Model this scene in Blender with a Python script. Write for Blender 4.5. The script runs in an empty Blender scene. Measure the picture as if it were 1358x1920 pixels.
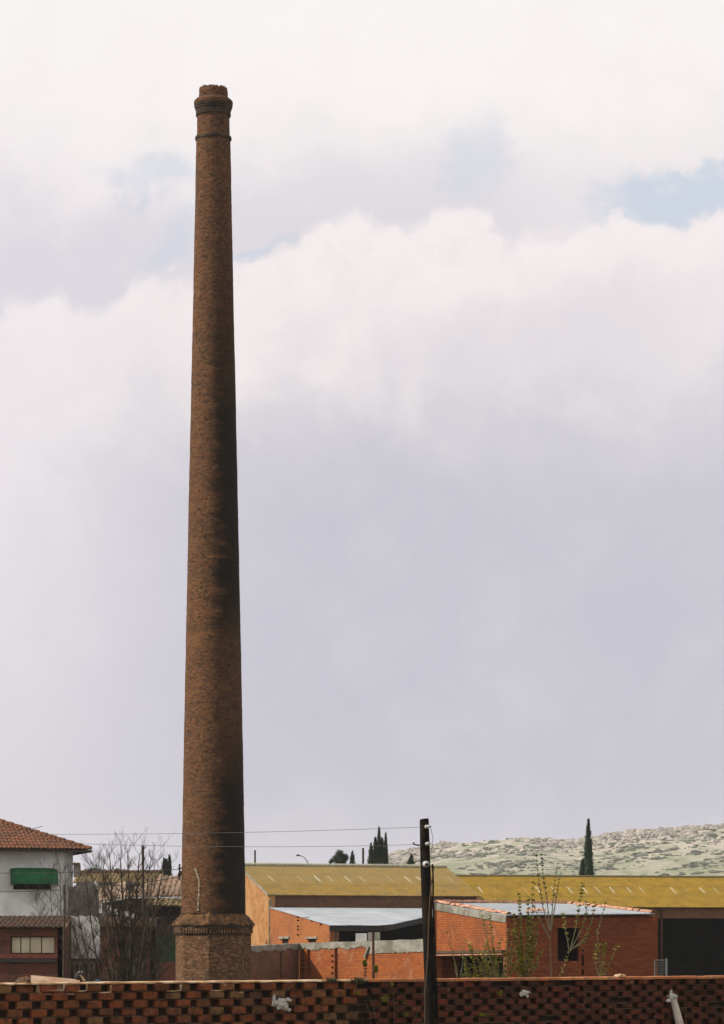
import bpy, math, random
from mathutils import Vector, Matrix, noise
from math import sin, cos, pi, radians, sqrt, atan2

random.seed(7)
S = bpy.context.scene
COL = S.collection

# ------------------------------------------------------------------ camera, sky, sun
F = 5500.0          # focal length in pixels of the 1358 x 1920 photograph
CU, CV = 679.0, 1795.0
EYE = 2.8
cam_d = bpy.data.cameras.new('camera')
cam = bpy.data.objects.new('camera', cam_d)
COL.objects.link(cam)
cam.location = (0, 0, EYE)
cam.rotation_euler = (radians(90), 0, 0)
cam_d.sensor_fit = 'VERTICAL'
cam_d.sensor_height = 36.0
cam_d.sensor_width = 25.46
cam_d.lens = F / 1920.0 * 36.0
cam_d.shift_y = (CV - 960.0) / 1920.0
cam_d.clip_start = 0.5
cam_d.clip_end = 20000
S.camera = cam

SUN_EL = radians(40)
SUN_H = Vector((-0.984, -0.18, 0)).normalized()
TO_SUN = Vector((SUN_H.x * cos(SUN_EL), SUN_H.y * cos(SUN_EL), sin(SUN_EL)))
SUN_STRENGTH = 4.8
SKY_STRENGTH = 0.10
HAZE = 0.00009

W = bpy.data.worlds.new('World')
S.world = W
W.use_nodes = True
nt = W.node_tree
for n in list(nt.nodes):
    nt.nodes.remove(n)


class NG:
    """small helper to write node maths"""
    def __init__(self, nt):
        self.nt = nt

    def new(self, t):
        return self.nt.nodes.new(t)

    def link(self, a, b):
        self.nt.links.new(a, b)

    def setin(self, sock, v):
        if hasattr(v, 'is_linked'):
            self.link(v, sock)
        else:
            sock.default_value = v

    def m(self, op, a, b=0.0, c=0.0, clamp=False):
        n = self.new('ShaderNodeMath')
        n.operation = op
        n.use_clamp = clamp
        self.setin(n.inputs[0], a)
        self.setin(n.inputs[1], b)
        self.setin(n.inputs[2], c)
        return n.outputs[0]

    def sep(self, v):
        n = self.new('ShaderNodeSeparateXYZ')
        self.link(v, n.inputs[0])
        return n.outputs

    def comb(self, x, y, z):
        n = self.new('ShaderNodeCombineXYZ')
        for i, v in enumerate((x, y, z)):
            self.setin(n.inputs[i], v)
        return n.outputs[0]

    def noise(self, vec, scale, detail=4.0, rough=0.55, dist=0.0):
        n = self.new('ShaderNodeTexNoise')
        if vec is not None:
            self.link(vec, n.inputs['Vector'])
        n.inputs['Scale'].default_value = scale
        n.inputs['Detail'].default_value = detail
        n.inputs['Roughness'].default_value = rough
        n.inputs['Distortion'].default_value = dist
        return n.outputs[0]

    def ramp(self, x, lo, hi, smooth=True):
        n = self.new('ShaderNodeMapRange')
        n.interpolation_type = 'SMOOTHSTEP' if smooth else 'LINEAR'
        self.setin(n.inputs[0], x)
        n.inputs[1].default_value = lo
        n.inputs[2].default_value = hi
        n.inputs[3].default_value = 0.0
        n.inputs[4].default_value = 1.0
        return n.outputs[0]

    def mix(self, f, a, b, mode='MIX'):
        n = self.new('ShaderNodeMix')
        n.data_type = 'RGBA'
        n.blend_type = mode
        self.setin(n.inputs[0], f)
        for i, v in ((6, a), (7, b)):
            if hasattr(v, 'is_linked'):
                self.link(v, n.inputs[i])
            else:
                n.inputs[i].default_value = (v[0], v[1], v[2], 1)
        return n.outputs[2]

    def bump(self, h, strength=0.4, dist=0.02):
        n = self.new('ShaderNodeBump')
        n.inputs['Strength'].default_value = strength
        n.inputs['Distance'].default_value = dist
        self.link(h, n.inputs['Height'])
        return n.outputs[0]


g = NG(nt)
sky = g.new('ShaderNodeTexSky')
sky.sky_type = 'NISHITA'
sky.sun_disc = False
sky.sun_elevation = SUN_EL
sky.sun_rotation = radians(math.degrees(atan2(TO_SUN.x, TO_SUN.y)) % 360)
tc = g.new('ShaderNodeTexCoord')
D = tc.outputs['Generated']
dx, dy, dz = g.sep(D)
hl = g.m('SQRT', g.m('ADD', g.m('MULTIPLY', dx, dx), g.m('MULTIPLY', dy, dy)))
hl = g.m('MAXIMUM', hl, 0.02)
# azimuth and height angle of the direction (clouds are laid out on the sphere)
U0 = g.m('MULTIPLY', g.m('ARCTAN2', dx, dy), 5.5)            # "thousands of px" right of north
V0 = g.m('MULTIPLY', g.m('DIVIDE', dz, hl), 5.5)             # the same above the horizon
n1 = g.noise(D, 9, 6, 0.55)
n2 = g.noise(D, 34, 7, 0.6, 0.3)
n3 = g.noise(D, 85, 6, 0.6, 0.2)
nB = g.new('ShaderNodeMapping'); nB.inputs['Location'].default_value = (3.3, 5.1, 1.7)
g.link(D, nB.inputs[0])
n4 = g.noise(nB.outputs[0], 30, 6, 0.55, 0.2)
wU = g.m('ADD', U0, g.m('MULTIPLY', g.m('SUBTRACT', n2, 0.5), 0.28))
wU = g.m('ADD', wU, g.m('MULTIPLY', g.m('SUBTRACT', n3, 0.5), 0.10))
wV = g.m('ADD', V0, g.m('MULTIPLY', g.m('SUBTRACT', n4, 0.5), 0.28))
wV = g.m('ADD', wV, g.m('MULTIPLY', g.m('SUBTRACT', n3, 0.5), 0.10))


def blob(u, v, su, sv, ang=0.0, hard=1.0):
    """soft elliptical region of the sky, given in photo px, warped by noise"""
    a = g.m('SUBTRACT', wU, (u - CU) / 1000.0)
    b = g.m('SUBTRACT', wV, (CV - v) / 1000.0)
    ca, sa = cos(radians(ang)), sin(radians(ang))
    p = g.m('ADD', g.m('MULTIPLY', a, ca / (su / 1000)), g.m('MULTIPLY', b, sa / (su / 1000)))
    q = g.m('ADD', g.m('MULTIPLY', a, -sa / (sv / 1000)), g.m('MULTIPLY', b, ca / (sv / 1000)))
    r2 = g.m('ADD', g.m('MULTIPLY', p, p), g.m('MULTIPLY', q, q))
    if hard > 1:
        r2 = g.m('POWER', r2, hard)
    return g.m('EXPONENT', g.m('MULTIPLY', r2, -1.0))


def addm(*a):
    r = a[0]
    for x in a[1:]:
        r = g.m('ADD', r, x)
    return g.m('MINIMUM', r, 1.0)


elev_t = g.ramp(wV, 0.85, 1.35)                              # the grey underside gives way to bright cloud
grey = (0.560, 0.548, 0.625)
grey_hi = (0.69, 0.66, 0.685)
white = (0.935, 0.865, 0.865)
lowc = g.mix(g.ramp(V0, 0.0, 0.34), (0.675, 0.645, 0.70), grey)
lowc = g.mix(g.m('MULTIPLY', g.ramp(n1, 0.38, 0.68), 0.35), lowc, (0.66, 0.64, 0.69))
lowc = g.mix(g.m('MULTIPLY', g.ramp(n4, 0.45, 0.80), 0.14), lowc, (0.50, 0.49, 0.58))
c = g.mix(elev_t, lowc, white)
lefty = g.m('MULTIPLY', blob(-20, 800, 300, 820), 0.85)
c = g.mix(lefty, c, (0.86, 0.81, 0.85))
# long bright heap of cumulus with a crisp crest; its crest height follows a curve over the azimuth
fc = g.new('ShaderNodeFloatCurve')
cvm = fc.mapping.curves[0]
crest = [(0, 600), (80, 560), (170, 590), (290, 520), (370, 540), (440, 500), (500, 490), (560, 455), (650, 424), (720, 445), (800, 414), (900, 398),
         (1000, 450), (1100, 425), (1180, 402), (1260, 424), (1358, 412)]
while len(cvm.points) < len(crest):
    cvm.points.new(0.5, 0.5)
for pt, (cu_, cv_) in zip(cvm.points, crest):
    pt.location = (cu_ / 1358.0, (CV - cv_ - 1100) / 400.0)
fc.mapping.update()
g.link(g.m('DIVIDE', g.m('ADD', g.m('MULTIPLY', wU, 1000.0), CU), 1358.0, clamp=True), fc.inputs['Value'])
edge = g.m('DIVIDE', g.m('ADD', g.m('MULTIPLY', fc.outputs[0], 400.0), 1100.0), 1000.0)
wV2 = g.m('ADD', g.m('ADD', V0, g.m('MULTIPLY', g.m('SUBTRACT', n4, 0.5), 0.10)), g.m('MULTIPLY', g.m('SUBTRACT', n3, 0.5), 0.11))
below = g.m('SUBTRACT', edge, wV2)
inframe = g.m('MULTIPLY', g.ramp(U0, -1.6, -0.55), g.m('SUBTRACT', 1.0, g.m('MULTIPLY', g.ramp(U0, 0.12, 0.55), 0.60)))
heap = g.m('MULTIPLY', g.ramp(below, -0.008, 0.030), g.m('SUBTRACT', 1.0, g.ramp(g.m('ADD', below, g.m('MULTIPLY', g.m('SUBTRACT', n2, 0.5), 0.5)), 0.06, 0.42)))
heap = g.m('MULTIPLY', heap, g.m('MULTIPLY', inframe, g.m('ADD', 0.55, g.m('MULTIPLY', g.ramp(U0, -0.42, -0.18), 0.45))))
shade = g.m('MULTIPLY', g.m('SUBTRACT', 1.0, g.ramp(below, -0.03, 0.02)), g.ramp(g.m('ADD', below, g.m('MULTIPLY', g.m('SUBTRACT', n4, 0.5), 0.5)), -0.30, -0.06))
shade = g.m('MULTIPLY', shade, inframe)
c = g.mix(g.m('MULTIPLY', shade, 0.70), c, (0.66, 0.64, 0.71))
c = g.mix(g.m('MULTIPLY', heap, 0.85), c, (0.94, 0.865, 0.855))
c = g.mix(g.m('MULTIPLY', blob(1000, 640, 330, 90, 12, 1.4), 0.5), c, (0.70, 0.665, 0.72))
c = g.mix(g.m('MULTIPLY', g.m('MULTIPLY', heap, g.ramp(n3, 0.45, 0.62)), 0.35), c, (0.80, 0.75, 0.77))
top = g.ramp(V0, 1.35, 1.75)
c = g.mix(g.m('MULTIPLY', top, 0.75), c, (0.985, 0.95, 0.915))
c = g.mix(g.m('MULTIPLY', g.ramp(n2, 0.42, 0.7), 0.16), c, (0.80, 0.745, 0.78))
# thin places where the blue shows
gap = addm(blob(1290, 355, 170, 42, 8, 2.2), g.m('MULTIPLY', blob(880, 300, 45, 75, -35, 1.6), 0.42),
           g.m('MULTIPLY', blob(270, 330, 85, 45, 0, 1.6), 0.6), g.m('MULTIPLY', blob(480, 475, 60, 18, 20, 1.5), 0.7),
           g.m('MULTIPLY', blob(330, 460, 60, 45, 30, 1.5), 0.5))
broken = g.m('MULTIPLY', g.ramp(n1, 0.60, 0.72), g.ramp(V0, 2.0, 2.6))  # other gaps higher up
gap = g.m('MINIMUM', g.m('ADD', g.m('MULTIPLY', gap, 0.70), g.m('MULTIPLY', broken, 0.7)), 1.0)
thin = (0.545, 0.645, 0.765)
c = g.mix(gap, c, thin)
# scale up to the sky texture's units and let the clear sky come through a little
cl = g.new('ShaderNodeVectorMath'); cl.operation = 'SCALE'
g.link(c, cl.inputs[0]); cl.inputs['Scale'].default_value = 1.0 / SKY_STRENGTH
allc = g.mix(g.m('ADD', 0.02, g.m('MULTIPLY', gap, 0.06)), cl.outputs[0], sky.outputs[0])
bg = g.new('ShaderNodeBackground')
bg.inputs['Strength'].default_value = SKY_STRENGTH
g.link(allc, bg.inputs['Color'])
out = g.new('ShaderNodeOutputWorld')
g.link(bg.outputs[0], out.inputs['Surface'])

sd = bpy.data.lights.new('sun', 'SUN')
sd.energy = SUN_STRENGTH
sd.angle = radians(0.6)
sd.color = (1.0, 0.93, 0.82)
sun = bpy.data.objects.new('sun', sd)
COL.objects.link(sun)
sun.rotation_euler = (-TO_SUN).to_track_quat('-Z', 'Y').to_euler()
sun.location = (-40, -10, 60)

S.view_settings.view_transform = 'Standard'
S.view_settings.look = 'None'
S.view_settings.exposure = 0
S.view_settings.gamma = 1
S.view_settings.use_curve_mapping = False
S.render.engine = 'CYCLES'
S.cycles.volume_bounces = 1


# ------------------------------------------------------------------ helpers
def P(u, v, Z):
    return Vector(((u - CU) * Z / F, Z, EYE + (CV - v) * Z / F))


def PX(u, Z):
    return (u - CU) * Z / F


def H(v, Z):
    return EYE + (CV - v) * Z / F


class MB:
    """collects geometry, then links it as one mesh object"""
    def __init__(self):
        self.v = []
        self.f = []

    def face(self, pts):
        i = len(self.v)
        self.v += [Vector(p) for p in pts]
        self.f.append(tuple(range(i, i + len(pts))))

    def mesh(self, vs, fs):
        i = len(self.v)
        self.v += [Vector(p) for p in vs]
        self.f += [tuple(i + k for k in f) for f in fs]

    def hexa(self, b, t):
        """b, t: four bottom and four top points, counter-clockwise seen from above"""
        self.mesh(list(b) + list(t), [(3, 2, 1, 0), (4, 5, 6, 7), (0, 1, 5, 4), (1, 2, 6, 5), (2, 3, 7, 6), (3, 0, 4, 7)])

    def box(self, x0, x1, y0, y1, z0, z1):
        self.hexa([(x0, y0, z0), (x1, y0, z0), (x1, y1, z0), (x0, y1, z0)],
                  [(x0, y0, z1), (x1, y0, z1), (x1, y1, z1), (x0, y1, z1)])

    def bar(self, a, b, w, h=None, up=Vector((0, 0, 1))):
        a = Vector(a); b = Vector(b); h = h or w
        d = (b - a).normalized()
        s = d.cross(up)
        if s.length < 1e-4:
            s = d.cross(Vector((0, 1, 0)))
        s.normalize(); t = s.cross(d)
        q = [(-s * w - t * h) / 2, (s * w - t * h) / 2, (s * w + t * h) / 2, (-s * w + t * h) / 2]
        self.mesh([a + k for k in q] + [b + k for k in q],
                  [(3, 2, 1, 0), (4, 5, 6, 7), (0, 1, 5, 4), (1, 2, 6, 5), (2, 3, 7, 6), (3, 0, 4, 7)])

    def tube(self, pts, rads, n=6, cap=True):
        pts = [Vector(p) for p in pts]
        i0 = len(self.v)
        up = Vector((0.13, -0.9, 0.2)).normalized()
        for k, p in enumerate(pts):
            d = (pts[min(k + 1, len(pts) - 1)] - pts[max(k - 1, 0)])
            d.normalize()
            s = d.cross(up)
            if s.length < 1e-3:
                s = d.cross(Vector((1, 0, 0)))
            s.normalize(); t = s.cross(d)
            r = rads[k] if isinstance(rads, (list, tuple)) else rads
            for j in range(n):
                a = 2 * pi * j / n
                self.v.append(p + s * (cos(a) * r) + t * (sin(a) * r))
        for k in range(len(pts) - 1):
            for j in range(n):
                a = i0 + k * n + j; b = i0 + k * n + (j + 1) % n
                self.f.append((a, b, b + n, a + n))
        if cap:
            self.f.append(tuple(i0 + j for j in range(n))[::-1])
            e = i0 + (len(pts) - 1) * n
            self.f.append(tuple(e + j for j in range(n)))

    def lathe(self, prof, n=48, c=(0, 0), rot=0.0, jit=None):
        """prof: list of (radius, z)"""
        i0 = len(self.v)
        for k, (r, z) in enumerate(prof):
            for j in range(n):
                a = 2 * pi * j / n + rot
                rr = r
                zz = z
                if jit:
                    rr, zz = jit(r, z, a, k)
                self.v.append(Vector((c[0] + rr * cos(a), c[1] + rr * sin(a), zz)))
        for k in range(len(prof) - 1):
            for j in range(n):
                a = i0 + k * n + j; b = i0 + k * n + (j + 1) % n
                self.f.append((a, b, b + n, a + n))

    def wall(self, A, B, z0, zA, zB=None, th=0.25, op=()):
        """upright wall from plan point A to B (left to right as the camera sees it), its face along A-B,
        thickness going back; op: openings (s0, s1, zlo, zhi)"""
        zB = zA if zB is None else zB
        A = Vector((A[0], A[1])); B = Vector((B[0], B[1]))
        L = (B - A).length
        d = (B - A) / L
        nb = Vector((-d.y, d.x)) * th
        ss = sorted(set([0.0, L] + [max(0, min(L, o[0])) for o in op] + [max(0, min(L, o[1])) for o in op]))
        zt = lambda s: zA + (zB - zA) * s / L

        def cell(s0, s1, l0, l1, h0, h1):
            p0 = A + d * s0; p1 = A + d * s1
            q0 = p0 + nb; q1 = p1 + nb
            self.hexa([(p0.x, p0.y, l0), (p1.x, p1.y, l1), (q1.x, q1.y, l1), (q0.x, q0.y, l0)],
                      [(p0.x, p0.y, h0), (p1.x, p1.y, h1), (q1.x, q1.y, h1), (q0.x, q0.y, h0)])
        for s0, s1 in zip(ss[:-1], ss[1:]):
            if s1 - s0 < 1e-5:
                continue
            mid = (s0 + s1) / 2
            hs = sorted([(o[2], o[3]) for o in op if o[0] - 1e-6 <= mid <= o[1] + 1e-6])
            z = z0
            for lo, hi in hs:
                if lo > z + 1e-4:
                    cell(s0, s1, z, z, lo, lo)
                z = max(z, hi)
            cell(s0, s1, z, z, zt(s0), zt(s1))

    def build(self, name, m, parent=None, loc=None, smooth=False):
        me = bpy.data.meshes.new(name)
        vs = self.v
        if loc is not None:
            loc = Vector(loc)
            vs = [p - loc for p in vs]
        me.from_pydata([tuple(p) for p in vs], [], self.f)
        me.update()
        uvl = me.uv_layers.new(name='UV')
        data = [0.0] * (2 * len(me.loops))
        off = loc if loc is not None else Vector((0, 0, 0))
        for p in me.polygons:
            n = p.normal
            if abs(n.z) > 0.999:
                t = Vector((1, 0, 0))
            else:
                t = Vector((-n.y, n.x, 0)).normalized()
            b = n.cross(t)
            for li in p.loop_indices:
                q = me.vertices[me.loops[li].vertex_index].co + off
                data[2 * li] = q.dot(t); data[2 * li + 1] = q.dot(b)
        uvl.data.foreach_set('uv', data)
        if smooth:
            me.polygons.foreach_set('use_smooth', [True] * len(me.polygons))
        me.materials.append(m)
        o = bpy.data.objects.new(name, me)
        if loc is not None:
            o.location = loc
        if parent is not None:
            o.parent = parent
            pm = parent_world(parent)
            o.location = o.location - pm
        COL.objects.link(o)
        return o


def parent_world(p):
    v = Vector((0, 0, 0))
    while p is not None:
        v = v + p.location
        p = p.parent
    return v


def tag(o, label=None, cat=None, group=None, kind=None):
    if label: o['label'] = label
    if cat: o['category'] = cat
    if group: o['group'] = group
    if kind: o['kind'] = kind
    return o


def thing(name, loc, label, cat, group=None):
    o = bpy.data.objects.new(name, None)
    COL.objects.link(o)
    o.location = loc
    o.empty_display_size = 0.3
    return tag(o, label, cat, group)


def child(name, me, parent, M, world=True):
    """an object sharing mesh me under parent, at world matrix M (parents are only translated)"""
    o = bpy.data.objects.new(name, me)
    o.parent = parent
    pw = parent_world(parent)
    o.matrix_basis = Matrix.Translation(-pw) @ M
    COL.objects.link(o)
    return o


# ------------------------------------------------------------------ materials
def new_mat(name):
    m = bpy.data.materials.new(name)
    m.use_nodes = True
    b = m.node_tree.nodes.get('Principled BSDF')
    b.inputs['Specular IOR Level'].default_value = 0.25
    return m, NG(m.node_tree), b


DULL = 0.70
KEEP = {'white_render', 'white_porcelain', 'plaster_lump', 'dusty_pane', 'pale_blue_sheet', 'coping_tile', 'cypress_leaf', 'young_leaf',
        'dark_leaf', 'hill_shrub', 'limestone', 'dark_interior', 'dark_floor', 'grey_render', 'stake_cream', 'cap_mortar', 'concrete'}


def dull(name, *cs):
    k = 1.0 if name in KEEP else DULL
    return [None if c is None else tuple(x * k for x in c) for c in cs]


def mottled(name, c1, c2, scale=3.0, rough=0.9, c3=None, s3=0.6, bump=0.25, bscale=30, rnd=0.0, spec=0.25, metal=0.0,
            lo=0.35, hi=0.65):
    m, g, b = new_mat(name)
    c1, c2, c3 = dull(name, c1, c2, c3)
    t = g.new('ShaderNodeTexCoord').outputs['Object']
    f = g.ramp(g.noise(t, scale, 6, 0.6), lo, hi)
    c = g.mix(f, c1, c2)
    if c3:
        c = g.mix(g.m('MULTIPLY', g.ramp(g.noise(t, s3, 5, 0.6, 0.4), 0.48, 0.62), 0.8), c, c3)
    if rnd:
        oi = g.new('ShaderNodeObjectInfo').outputs['Random']
        k = g.m('ADD', 1 - rnd / 2, g.m('MULTIPLY', oi, rnd))
        sc = g.new('ShaderNodeVectorMath'); sc.operation = 'SCALE'
        g.link(c, sc.inputs[0]); g.link(k, sc.inputs['Scale'])
        c = sc.outputs[0]
    g.link(c, b.inputs['Base Color'])
    b.inputs['Roughness'].default_value = rough
    b.inputs['Specular IOR Level'].default_value = spec
    b.inputs['Metallic'].default_value = metal
    if bump:
        g.link(g.bump(g.noise(t, bscale, 5, 0.6), bump, 0.02), b.inputs['Normal'])
    return m


def brickmat(name, c1, c2, mortar, bw=0.25, bh=0.07, ms=0.010, stain=(0.08, 0.05, 0.04), st=0.5, bias=0.0, sscale=0.5,
             pale=None):
    m, g, b = new_mat(name)
    c1, c2, mortar, stain, pale = dull(name, c1, c2, mortar, stain, pale)
    tc = g.new('ShaderNodeTexCoord')
    uv = tc.outputs['UV']
    ob = tc.outputs['Object']
    br = g.new('ShaderNodeTexBrick')
    wob = g.new('ShaderNodeVectorMath'); wob.operation = 'MULTIPLY_ADD'
    nn = g.new('ShaderNodeTexNoise'); g.link(ob, nn.inputs['Vector']); nn.inputs['Scale'].default_value = 2.5
    g.link(nn.outputs[1], wob.inputs[0]); wob.inputs[1].default_value = (0.03, 0.03, 0); g.link(uv, wob.inputs[2])
    g.link(wob.outputs[0], br.inputs['Vector'])
    br.inputs['Color1'].default_value = (*c1, 1); br.inputs['Color2'].default_value = (*c2, 1)
    br.inputs['Mortar'].default_value = (*mortar, 1)
    br.inputs['Scale'].default_value = 1.0
    br.inputs['Mortar Size'].default_value = ms
    br.inputs['Mortar Smooth'].default_value = 0.3
    br.inputs['Bias'].default_value = bias
    br.inputs['Brick Width'].default_value = bw
    br.inputs['Row Height'].default_value = bh
    c = br.outputs['Color']
    c = g.mix(g.m('MULTIPLY', g.ramp(g.noise(ob, sscale, 7, 0.62, 0.3), 0.46, 0.68), st), c, stain)
    c = g.mix(g.m('MULTIPLY', g.ramp(g.noise(ob, sscale * 9, 5, 0.6), 0.50, 0.75), st * 0.7), c, stain)
    if pale:
        c = g.mix(g.m('MULTIPLY', g.ramp(g.noise(ob, sscale * 2.3 + 0.3, 6, 0.65), 0.56, 0.66), 0.5), c, pale)
    g.link(c, b.inputs['Base Color'])
    b.inputs['Roughness'].default_value = 0.92
    h = g.m('SUBTRACT', g.m('MULTIPLY', g.noise(ob, 22, 4, 0.6), 0.5), br.outputs['Fac'])
    g.link(g.bump(h, 0.5, 0.012), b.inputs['Normal'])
    return m


M = {}
M['earth'] = mottled('earth', (0.16, 0.12, 0.075), (0.10, 0.11, 0.05), 0.4, c3=(0.20, 0.16, 0.11), s3=0.05)
M['orange_brick'] = brickmat('orange_brick', (0.54, 0.190, 0.048), (0.42, 0.130, 0.032), (0.36, 0.14, 0.05), 0.25, 0.09,
                             0.014, stain=(0.20, 0.07, 0.035), st=0.55)
M['yard_brick'] = brickmat('yard_brick', (0.52, 0.150, 0.036), (0.38, 0.096, 0.023), (0.25, 0.085, 0.03), 0.25, 0.09, 0.014,
                           stain=(0.16, 0.06, 0.03), st=0.55, pale=(0.42, 0.22, 0.13))
M['shed_brick'] = brickmat('shed_brick', (0.33, 0.088, 0.028), (0.22, 0.052, 0.018), (0.15, 0.052, 0.024), 0.25, 0.09, 0.014,
                           stain=(0.13, 0.04, 0.022), st=0.6)
M['gable_plaster'] = mottled('gable_plaster', (0.54, 0.27, 0.095), (0.38, 0.165, 0.050), 2.2, c3=(0.56, 0.32, 0.14), s3=0.7,
                             bump=0.4, bscale=12)
M['eave_brick'] = brickmat('eave_brick', (0.27, 0.125, 0.062), (0.18, 0.075, 0.038), (0.18, 0.11, 0.07), 0.25, 0.07, 0.01,
                           st=0.4)
M['concrete'] = mottled('concrete', (0.30, 0.285, 0.24), (0.20, 0.19, 0.155), 2.5, c3=(0.13, 0.12, 0.09), s3=1.2, bump=0.5,
                        bscale=15)
M['white_render'] = mottled('white_render', (0.80, 0.80, 0.80), (0.68, 0.68, 0.68), 0.8, c3=(0.52, 0.52, 0.49), s3=0.45,
                            bump=0.1)
M['grey_render'] = mottled('grey_render', (0.62, 0.61, 0.60), (0.50, 0.49, 0.47), 1.2, c3=(0.36, 0.35, 0.32), s3=0.9, bump=0.3)
M['rough_grey'] = mottled('rough_grey', (0.15, 0.135, 0.12), (0.10, 0.09, 0.08), 2.0, c3=(0.22, 0.20, 0.18), s3=1.0, bump=0.5)
M['dark'] = mottled('dark_interior', (0.012, 0.011, 0.011), (0.018, 0.016, 0.015), 1.5, bump=0)  # near-black walls: the shade inside openings is put into the colour
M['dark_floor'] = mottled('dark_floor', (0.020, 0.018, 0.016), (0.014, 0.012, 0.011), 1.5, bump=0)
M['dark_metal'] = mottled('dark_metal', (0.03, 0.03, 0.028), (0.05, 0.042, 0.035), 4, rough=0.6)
M['rust'] = mottled('rusty_steel', (0.10, 0.04, 0.022), (0.065, 0.028, 0.018), 5, rough=0.8)
M['sheet_blue'] = mottled('pale_blue_sheet', (0.30, 0.325, 0.355), (0.26, 0.285, 0.32), 0.7, rough=0.75, c3=(0.34, 0.355, 0.37),
                          s3=0.4, bump=0.05, rnd=0.12)
M['tile_red'] = mottled('red_tile', (0.235, 0.088, 0.040), (0.15, 0.058, 0.028), 2.5, c3=(0.10, 0.055, 0.032), s3=1.3)
M['tile_pale'] = mottled('weathered_tile', (0.50, 0.35, 0.25), (0.30, 0.19, 0.12), 2.2, c3=(0.22, 0.16, 0.10), s3=1.6, lo=.3, hi=.7)
M['tile_tan'] = mottled('lichen_tile', (0.34, 0.26, 0.12), (0.25, 0.17, 0.08), 2.0, c3=(0.15, 0.12, 0.06), s3=1.2)
M['tile_brown'] = mottled('brown_tile', (0.15, 0.095, 0.06), (0.10, 0.062, 0.04), 3, c3=(0.18, 0.085, 0.045), s3=1.4)
M['coping_tile'] = mottled('coping_tile', (0.44, 0.225, 0.145), (0.34, 0.150, 0.085), 4, c3=(0.50, 0.34, 0.25), s3=2.5, rnd=0.3)
M['green_awning'] = mottled('green_awning', (0.016, 0.155, 0.055), (0.012, 0.11, 0.042), 3, rough=0.7, bump=0.05)
M['green_sheet'] = mottled('green_sheet', (0.010, 0.042, 0.018), (0.014, 0.058, 0.026), 2, rough=0.7)
M['bark'] = mottled('bark', (0.085, 0.062, 0.043), (0.05, 0.038, 0.028), 9, c3=(0.13, 0.105, 0.075), s3=4)
M['bark_pale'] = mottled('young_bark', (0.20, 0.18, 0.11), (0.13, 0.11, 0.065), 9)
M['pole_wood'] = mottled('tarred_wood', (0.011, 0.010, 0.009), (0.018, 0.014, 0.011), 6, c3=(0.034, 0.022, 0.014), s3=3,
                         rough=0.95, bump=0.6, spec=0.1)
M['old_wood'] = mottled('old_wood', (0.10, 0.07, 0.05), (0.07, 0.05, 0.035), 7)
M['porcelain'] = mottled('white_porcelain', (0.46, 0.47, 0.45), (0.32, 0.33, 0.31), 9, rough=0.3, spec=0.5, bump=0)
M['cable'] = mottled('cable', (0.10, 0.065, 0.04), (0.13, 0.085, 0.05), 9, bump=0)
M['wire'] = mottled('wire', (0.09, 0.09, 0.10), (0.12, 0.12, 0.13), 9, bump=0)
M['cypress'] = mottled('cypress_leaf', (0.014, 0.028, 0.014), (0.026, 0.045, 0.020), 3, bump=0)
M['plaster_lump'] = mottled('plaster_lump', (0.62, 0.60, 0.57), (0.44, 0.42, 0.38), 14, bump=0.6, bscale=25, c3=(0.34, 0.30, 0.25), s3=9)
M['mortar'] = mottled('mortar', (0.10, 0.058, 0.034), (0.05, 0.032, 0.022), 6, c3=(0.15, 0.10, 0.055), s3=4, bump=0.6)
M['void'] = mottled('joint_back', (0.050, 0.030, 0.020), (0.028, 0.019, 0.013), 8, bump=0.4)
M['cap_mortar'] = mottled('cap_mortar', (0.46, 0.29, 0.15), (0.28, 0.15, 0.07), 5, c3=(0.58, 0.45, 0.31), s3=2.4, bump=0.6)
M['leaf_young'] = mottled('young_leaf', (0.24, 0.20, 0.030), (0.13, 0.13, 0.022), 5, bump=0)
M['leaf_dark'] = mottled('dark_leaf', (0.05, 0.075, 0.022), (0.035, 0.06, 0.02), 5, bump=0)
M['glass'] = mottled('dusty_pane', (0.50, 0.46, 0.33), (0.42, 0.38, 0.27), 2, rough=0.35, bump=0)
M['window_frame'] = mottled('window_frame', (0.12, 0.05, 0.03), (0.09, 0.04, 0.025), 5)
M['galv'] = mottled('galvanised', (0.25, 0.27, 0.26), (0.18, 0.2, 0.19), 6, rough=0.6)


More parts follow.
